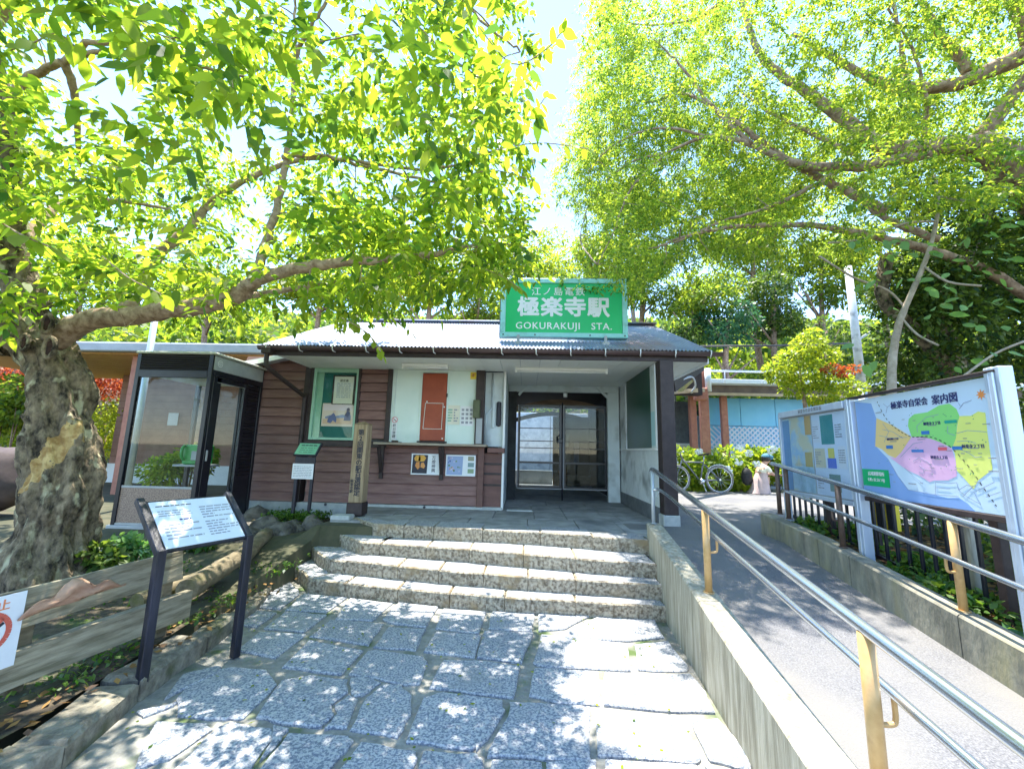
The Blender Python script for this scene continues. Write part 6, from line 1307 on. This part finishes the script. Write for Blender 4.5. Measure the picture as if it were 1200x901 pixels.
# ---- wooded bank behind
kinds = {'mid': (lf_mid, 'broadleaf tree'), 'dark': (lf_dark, 'dark evergreen tree'), 'teal': (lf_teal, 'blue green tree'), 'yel': (lf_yel, 'yellow green tree')}
BT = [(560, 345, 20, 2.6, 'mid', 'bushy green tree on the bank behind the ridge, left of the sign'), (505, 335, 19, 2.4, 'yel', 'yellow green tree on the bank farthest left behind the station roof'), (620, 305, 24, 3.2, 'yel', 'tall pale green tree rising behind the roof sign'),
      (690, 320, 21, 3.0, 'yel', 'yellow green tree just right of the roof sign'), (752, 335, 22, 2.6, 'mid', 'rounded green tree on the bank right of the sign'), (812, 345, 19.5, 2.2, 'mid', 'thin tree with bare stems above the right end of the roof'), (850, 388, 18.4, 1.7, 'teal', 'blue green shrubby tree behind the overhead cable'),
      (905, 350, 20, 2.6, 'dark', 'dark evergreen on the bank between cable and pole'), (880, 290, 23, 3.2, 'mid', 'tall green tree high on the bank, under the right tree limbs'), (960, 320, 21, 3, 'mid', 'leafy tree on the bank behind the utility pole'), (1030, 300, 22, 3.4, 'yel', 'pale green tree on the bank right of the utility pole'), (965, 400, 17.8, 1.5, 'dark', 'low dark bush tree on the bank behind the yellow green tree'),
      (800, 398, 18.2, 1.3, 'dark', 'low dark bush at the top of the retaining wall right of the roof'), (1110, 330, 17, 3, 'mid', 'green tree on the bank behind the ivy covered tree'), (450, 330, 22, 3, 'mid', 'green tree on the bank behind the middle of the station roof'), (380, 320, 22, 3.2, 'yel', 'pale tree on the bank behind the left end of the roof'),
      (1250, 330, 16, 3.4, 'mid', 'green tree behind the right edge of the ivy'), (740, 250, 30, 4.2, 'mid', 'distant tree on top of the hill right of the gap of sky'), (900, 220, 30, 4.5, 'yel', 'distant pale tree on top of the hill at right'), (250, 330, 24, 4, 'mid', 'green tree far behind the telephone booth'), (100, 330, 24, 4, 'yel', 'pale green tree far behind the old cherry trunk')]
rsB = np.random.default_rng(21)
for u, v, y, r_, kd, lab in BT:
    c = at(u, v, y); gz = hterr(c.x, y); m_ = kinds[kd][0]
    t_ = thing('tree', (c.x, y, gz), lab, 'tree', 'trees on the wooded bank')
    if c.z - gz > .3:
        o = mb(); top = c.z + r_ * .3
        o.tube(smooth_path([(c.x + .2, y, gz - .2), (c.x - .1, y, gz + (top - gz) * .4), (c.x + .15, y, top)], 4), [.2 - .015 * i for i in range(9)], 9)
        for k in range(5):
            a = rsB.uniform(0, 6.28); zz = gz + (top - gz) * rsB.uniform(.3, .7); o.tube([(c.x, y, zz), (c.x + math.cos(a) * r_ * .7, y + math.sin(a) * r_ * .7, zz + r_ * .6)], [.07, .02], 6)
        o.build('trunk', barkm_r, t_)
    cl = []
    for k in range(15):
        d = unit(rsB.normal(0, 1, (1, 3)))[0]; q_ = Vector(c) + Vector(d * np.array([1, .8, .85])) * r_ * rsB.uniform(.35, .85); rr_ = r_ * rsB.uniform(.25, .45); cl.append((q_, (rr_, rr_, rr_ * .6)))
    crown('crown', m_, t_, cl, .17 if y < 26 else .26, 62 if y < 26 else 30, rsB)
tag(leaves('bank_undergrowth', lf_mid, *(lambda n: (np.stack([rsB.uniform(-14, 20, n), (yy_ := rsB.uniform(17.3, 26, n)), np.minimum(3.1 + (yy_ - 17.25) * .42, 15) + rsB.uniform(0, .8, n)], 1), rsB.normal(0, 1, (n, 3)), rsB.normal(0, .6, (n, 3)) + [0, 0, .6]))(42000), .24, .14), kind='stuff')
tag(leaves('hill_foliage', lf_mid, *(lambda n: (np.stack([rsB.uniform(-45, 50, n), (yy_ := rsB.uniform(25, 50, n)), np.minimum(3.1 + (yy_ - 17.25) * .42, 15) + rsB.uniform(0, 1.8, n)], 1), rsB.normal(0, 1, (n, 3)), rsB.normal(0, .6, (n, 3)) + [0, -.4, .6]))(60000), .6, .36), kind='stuff')
# small yellow green maple with red tips
ml = thing('small_maple', (7.5, 11.4, .65), 'small bright yellow green maple with a few red leaves above the platform canopy', 'tree')
mb().tube([(7.6, 11.4, .6), (7.5, 11.4, 2.5), (7.4, 11.4, 4.2)], [.08, .06, .02], 8).build('trunk', barkm_r, ml)
cl = [(at(u, v, 11.4), (r_ * .9, r_ * .9, r_ * .55)) for u, v, r_ in ((948, 405, .5), (930, 420, .5), (965, 418, .45), (915, 440, .4), (945, 440, .65), (975, 445, .5), (1000, 455, .35), (960, 462, .5), (930, 455, .35), (985, 468, .3), (905, 432, .25), (950, 393, .3))]
crown('crown', lf_yel, ml, cl, .10, 330, rsB)
crown('red_leaves', lf_red, ml, [(at(975, 432, 10.9), (.28, .2, .1)), (at(990, 436, 10.9), (.2, .2, .12)), (at(1000, 432, 10.9), (.14, .14, .1))], .09, 260, rsB)
# hydrangea hedge
def bush(name, lab, cat, cl, m, size, dens, loc, shape=4, group=None, stems=True):
    t_ = thing(name, loc, lab, cat, group); crown('foliage', m, t_, cl, size, dens, rsB, shape)
    if stems:
        o = mb()
        for c, r_ in cl[:6]: o.tube([(loc[0] * .5 + c[0] * .5, loc[1], loc[2]), tuple(c)], [.02, .008], 5)
        o.build('stems', barkm_r, t_)
    return t_
for i, (x0, x1, lab) in enumerate(((2.9, 4.3, 'yellow green hydrangea bush behind the front of the bicycle'), (4.3, 5.6, 'yellow green hydrangea bush behind the bicycle rear wheel'), (5.6, 7.0, 'yellow green hydrangea bush around the crouching person'), (7.0, 8.4, 'yellow green hydrangea bush behind the farther notice board'))):
    cl = [(Vector((rsB.uniform(x0, x1), rsB.uniform(11.5, 12.6), rsB.uniform(.9, 1.55))), (.42, .38, .34)) for _ in range(9)]
    t_ = bush('hydrangea_bush', lab, 'bush', cl, lf_hedge, .14, 190, ((x0 + x1) / 2, 12, .65), 6, 'hydrangea bushes behind the bicycle')
    b = mb()
    for _ in range(4):
        c = (rsB.uniform(x0, x1), 11.15 + rsB.uniform(0, .1), rsB.uniform(1.2, 1.85))
        for _k in range(16): d = unit(rsB.normal(0, 1, (1, 3)))[0] * .075; b.obox((c[0] + d[0], c[1] + d[1], c[2] + d[2]), (1, 0, 0), (0, 1, 0), (0, 0, 1), .022, .022, .022)
    b.build('flower_heads', M('pale_flower', (.6, .68, .72), (.7, .74, .66), rough=.8, bump=0) if i == 0 else bpy.data.materials['pale_flower'], t_)
# planting in the right bed
for i, (y0, y1, lab, m_, sz) in enumerate(((4.4, 5.3, 'green shrub behind the kerb wall at its far end', lf_grass, .07), (3.6, 4.1, 'leafy shrub beside the pale board post', lf_grass, .06), (2.9, 3.5, 'low leafy shrub against the iron fence', lf_grass, .06), (2.1, 2.85, 'broad leaved plant at the right edge below the map board', lf_vine, .12))):
    cl = [(Vector((curbx((y0 + y1) / 2) + rsB.uniform(.2, .75), rsB.uniform(y0, y1), rampz(y0) + rsB.uniform(.12, .26))), (.15, .17, .10)) for _ in range(8)]
    bush('shrub', lab, 'shrub', cl, m_, sz, 900 if sz < .1 else 330, (curbx(y0) + .4, (y0 + y1) / 2, rampz(y0) + .16), 6, 'shrubs in the bed behind the kerb wall')
bush('dark_bush', 'dark leafy bush filling the space behind the iron fence', 'bush', [(Vector((curbx(y) + rsB.uniform(.9, 1.8), y + rsB.uniform(-.3, .3), rampz(y) + rsB.uniform(.15, .4))), (.4, .4, .26)) for y in (1.2, 2, 2.6, 3.2, 3.8, 4.4, 5.0, 5.6)], lf_dark, .09, 300, (4.1, 3.4, .6), 4)
n = 5000; P = np.stack([rng.uniform(3.0, 4.6, n), rng.uniform(1, 5.4, n), np.zeros(n)], 1); P[:, 2] = [rampz(y) + .165 for y in P[:, 1]]
P = P[P[:, 0] > [curbx(y) + .16 for y in P[:, 1]]]; n = len(P)
tag(leaves('leaf_litter', lf_dry, P, rng.normal(0, 1, (n, 3)) * [1, 1, .15], rng.normal(0, .3, (n, 3)) + [0, 0, 1], .07, .04, droop=0), kind='stuff')
# left garden ground cover, plants, litter
n = 9000; P = np.stack([rng.uniform(-4.5, -2.5, n), rng.uniform(.8, 5.2, n), np.zeros(n)], 1); keep = np.array([noise.noise(Vector((p[0] * 2.4, p[1] * 2.4, 0))) > -.05 for p in P]); P = P[keep]; P[:, 2] = .215 + rng.uniform(0, .05, len(P)) + np.clip((P[:, 1] - 4.1) * .1, 0, .2); n = len(P)
tag(leaves('ground_cover', lf_grass, P, rng.normal(0, 1, (n, 3)) + [0, 0, .2], rng.normal(0, .5, (n, 3)) + [0, 0, 1], rng.uniform(.02, .06, n), rng.uniform(.012, .035, n)), kind='stuff')
n = 900; P = np.stack([rng.uniform(-4.2, -2.35, n), rng.uniform(1, 4.6, n), np.full(n, .225)], 1)
tag(leaves('leaf_litter', lf_dry, P, rng.normal(0, 1, (n, 3)) * [1, 1, .2], rng.normal(0, .3, (n, 3)) + [0, 0, 1], .06, .035, droop=0), kind='stuff')
for u, v, y, r_, m_, lab in ((145, 645, 4.3, .13, lf_vine, 'small leafy plant just behind the information sign'), (118, 655, 4.0, .12, lf_dark, 'dark low plant at the foot of the cherry trunk, right side'), (230, 640, 5.0, .1, lf_grass, 'tuft of green plant behind the border logs')):
    c = at(u, v, y); bush('garden_plant', lab, 'plant', [(c + Vector((rsB.uniform(-.1, .1), rsB.uniform(-.08, .08), rsB.uniform(-.05, .06))), (r_, r_, r_ * .7)) for _ in range(4)], m_, .08, 700, (c.x, c.y, .25), 6)
for u, v, y, r_, m_, lab, dn in ((200, 548, 8.6, .42, lf_hedge, 'bright green bush seen through the telephone booth glass', 300), (225, 535, 9.0, .4, lf_hedge, 'taller bright bush beside the first, seen through the booth', 300), (20, 470, 9, .7, lf_mid, 'white flecked green bush left of the cherry trunk', 260), (15, 440, 13, 1.1, lf_red, 'orange red azalea bush far left of the cherry trunk', 130), (120, 445, 14, 1.1, lf_red, 'orange red azalea seen between cherry trunk and eave column', 130), (130, 500, 13, 1.2, lf_yel, 'yellow green bush under the red azalea behind the column', 130), (40, 500, 11, .8, lf_yel, 'yellow green bush low at far left', 160)):
    c = at(u, v, y); bush('garden_bush', lab, 'bush', [(c + Vector((rsB.uniform(-1, 1) * r_, rsB.uniform(-.4, .4) * r_, rsB.uniform(-.6, .4) * r_)), (r_ * .6, r_ * .6, r_ * .5)) for _ in range(7)], m_, .1, dn, (c.x, c.y, .45), 4)
c = at(5, 520, 6.0); bm = bmesh.new(); bmesh.ops.create_icosphere(bm, subdivisions=3, radius=1); vs = [(c.x - .45 + v.co.x * .85 * (1 + .3 * noise.noise(v.co * 1.5)), 6.2 + v.co.y * .4, 1.0 + v.co.z * .5 * (1 + .25 * noise.noise(v.co * 2))) for v in bm.verts]
tag(mb().add(vs, [[v.index for v in f.verts] for f in bm.faces], True).build('boulder', M('dark_purple_rock', (.04, .025, .025), (.1, .07, .065), scale=3, rough=.8, bump=.5)), 'large dark boulder behind the cherry tree at the left edge', 'boulder'); bm.free()
# fallen leaves and weeds in the paving joints
n = 160; P = np.stack([rng.uniform(-2.2, 1.0, n), rng.uniform(1.2, 4.2, n), np.full(n, .095)], 1)
tag(leaves('fallen_leaves', lf_yel, P, rng.normal(0, 1, (n, 3)) * [1, 1, .1], rng.normal(0, .2, (n, 3)) + [0, 0, 1], rng.uniform(.015, .04, n), .018, droop=0), kind='stuff')
for o in bpy.data.objects:
    if o.name.split('.')[0] in ('railway_line', 'road_line', 'map_marks', 'flower_heads', 'printed_text', 'twigs'): o['kind'] = 'stuff'
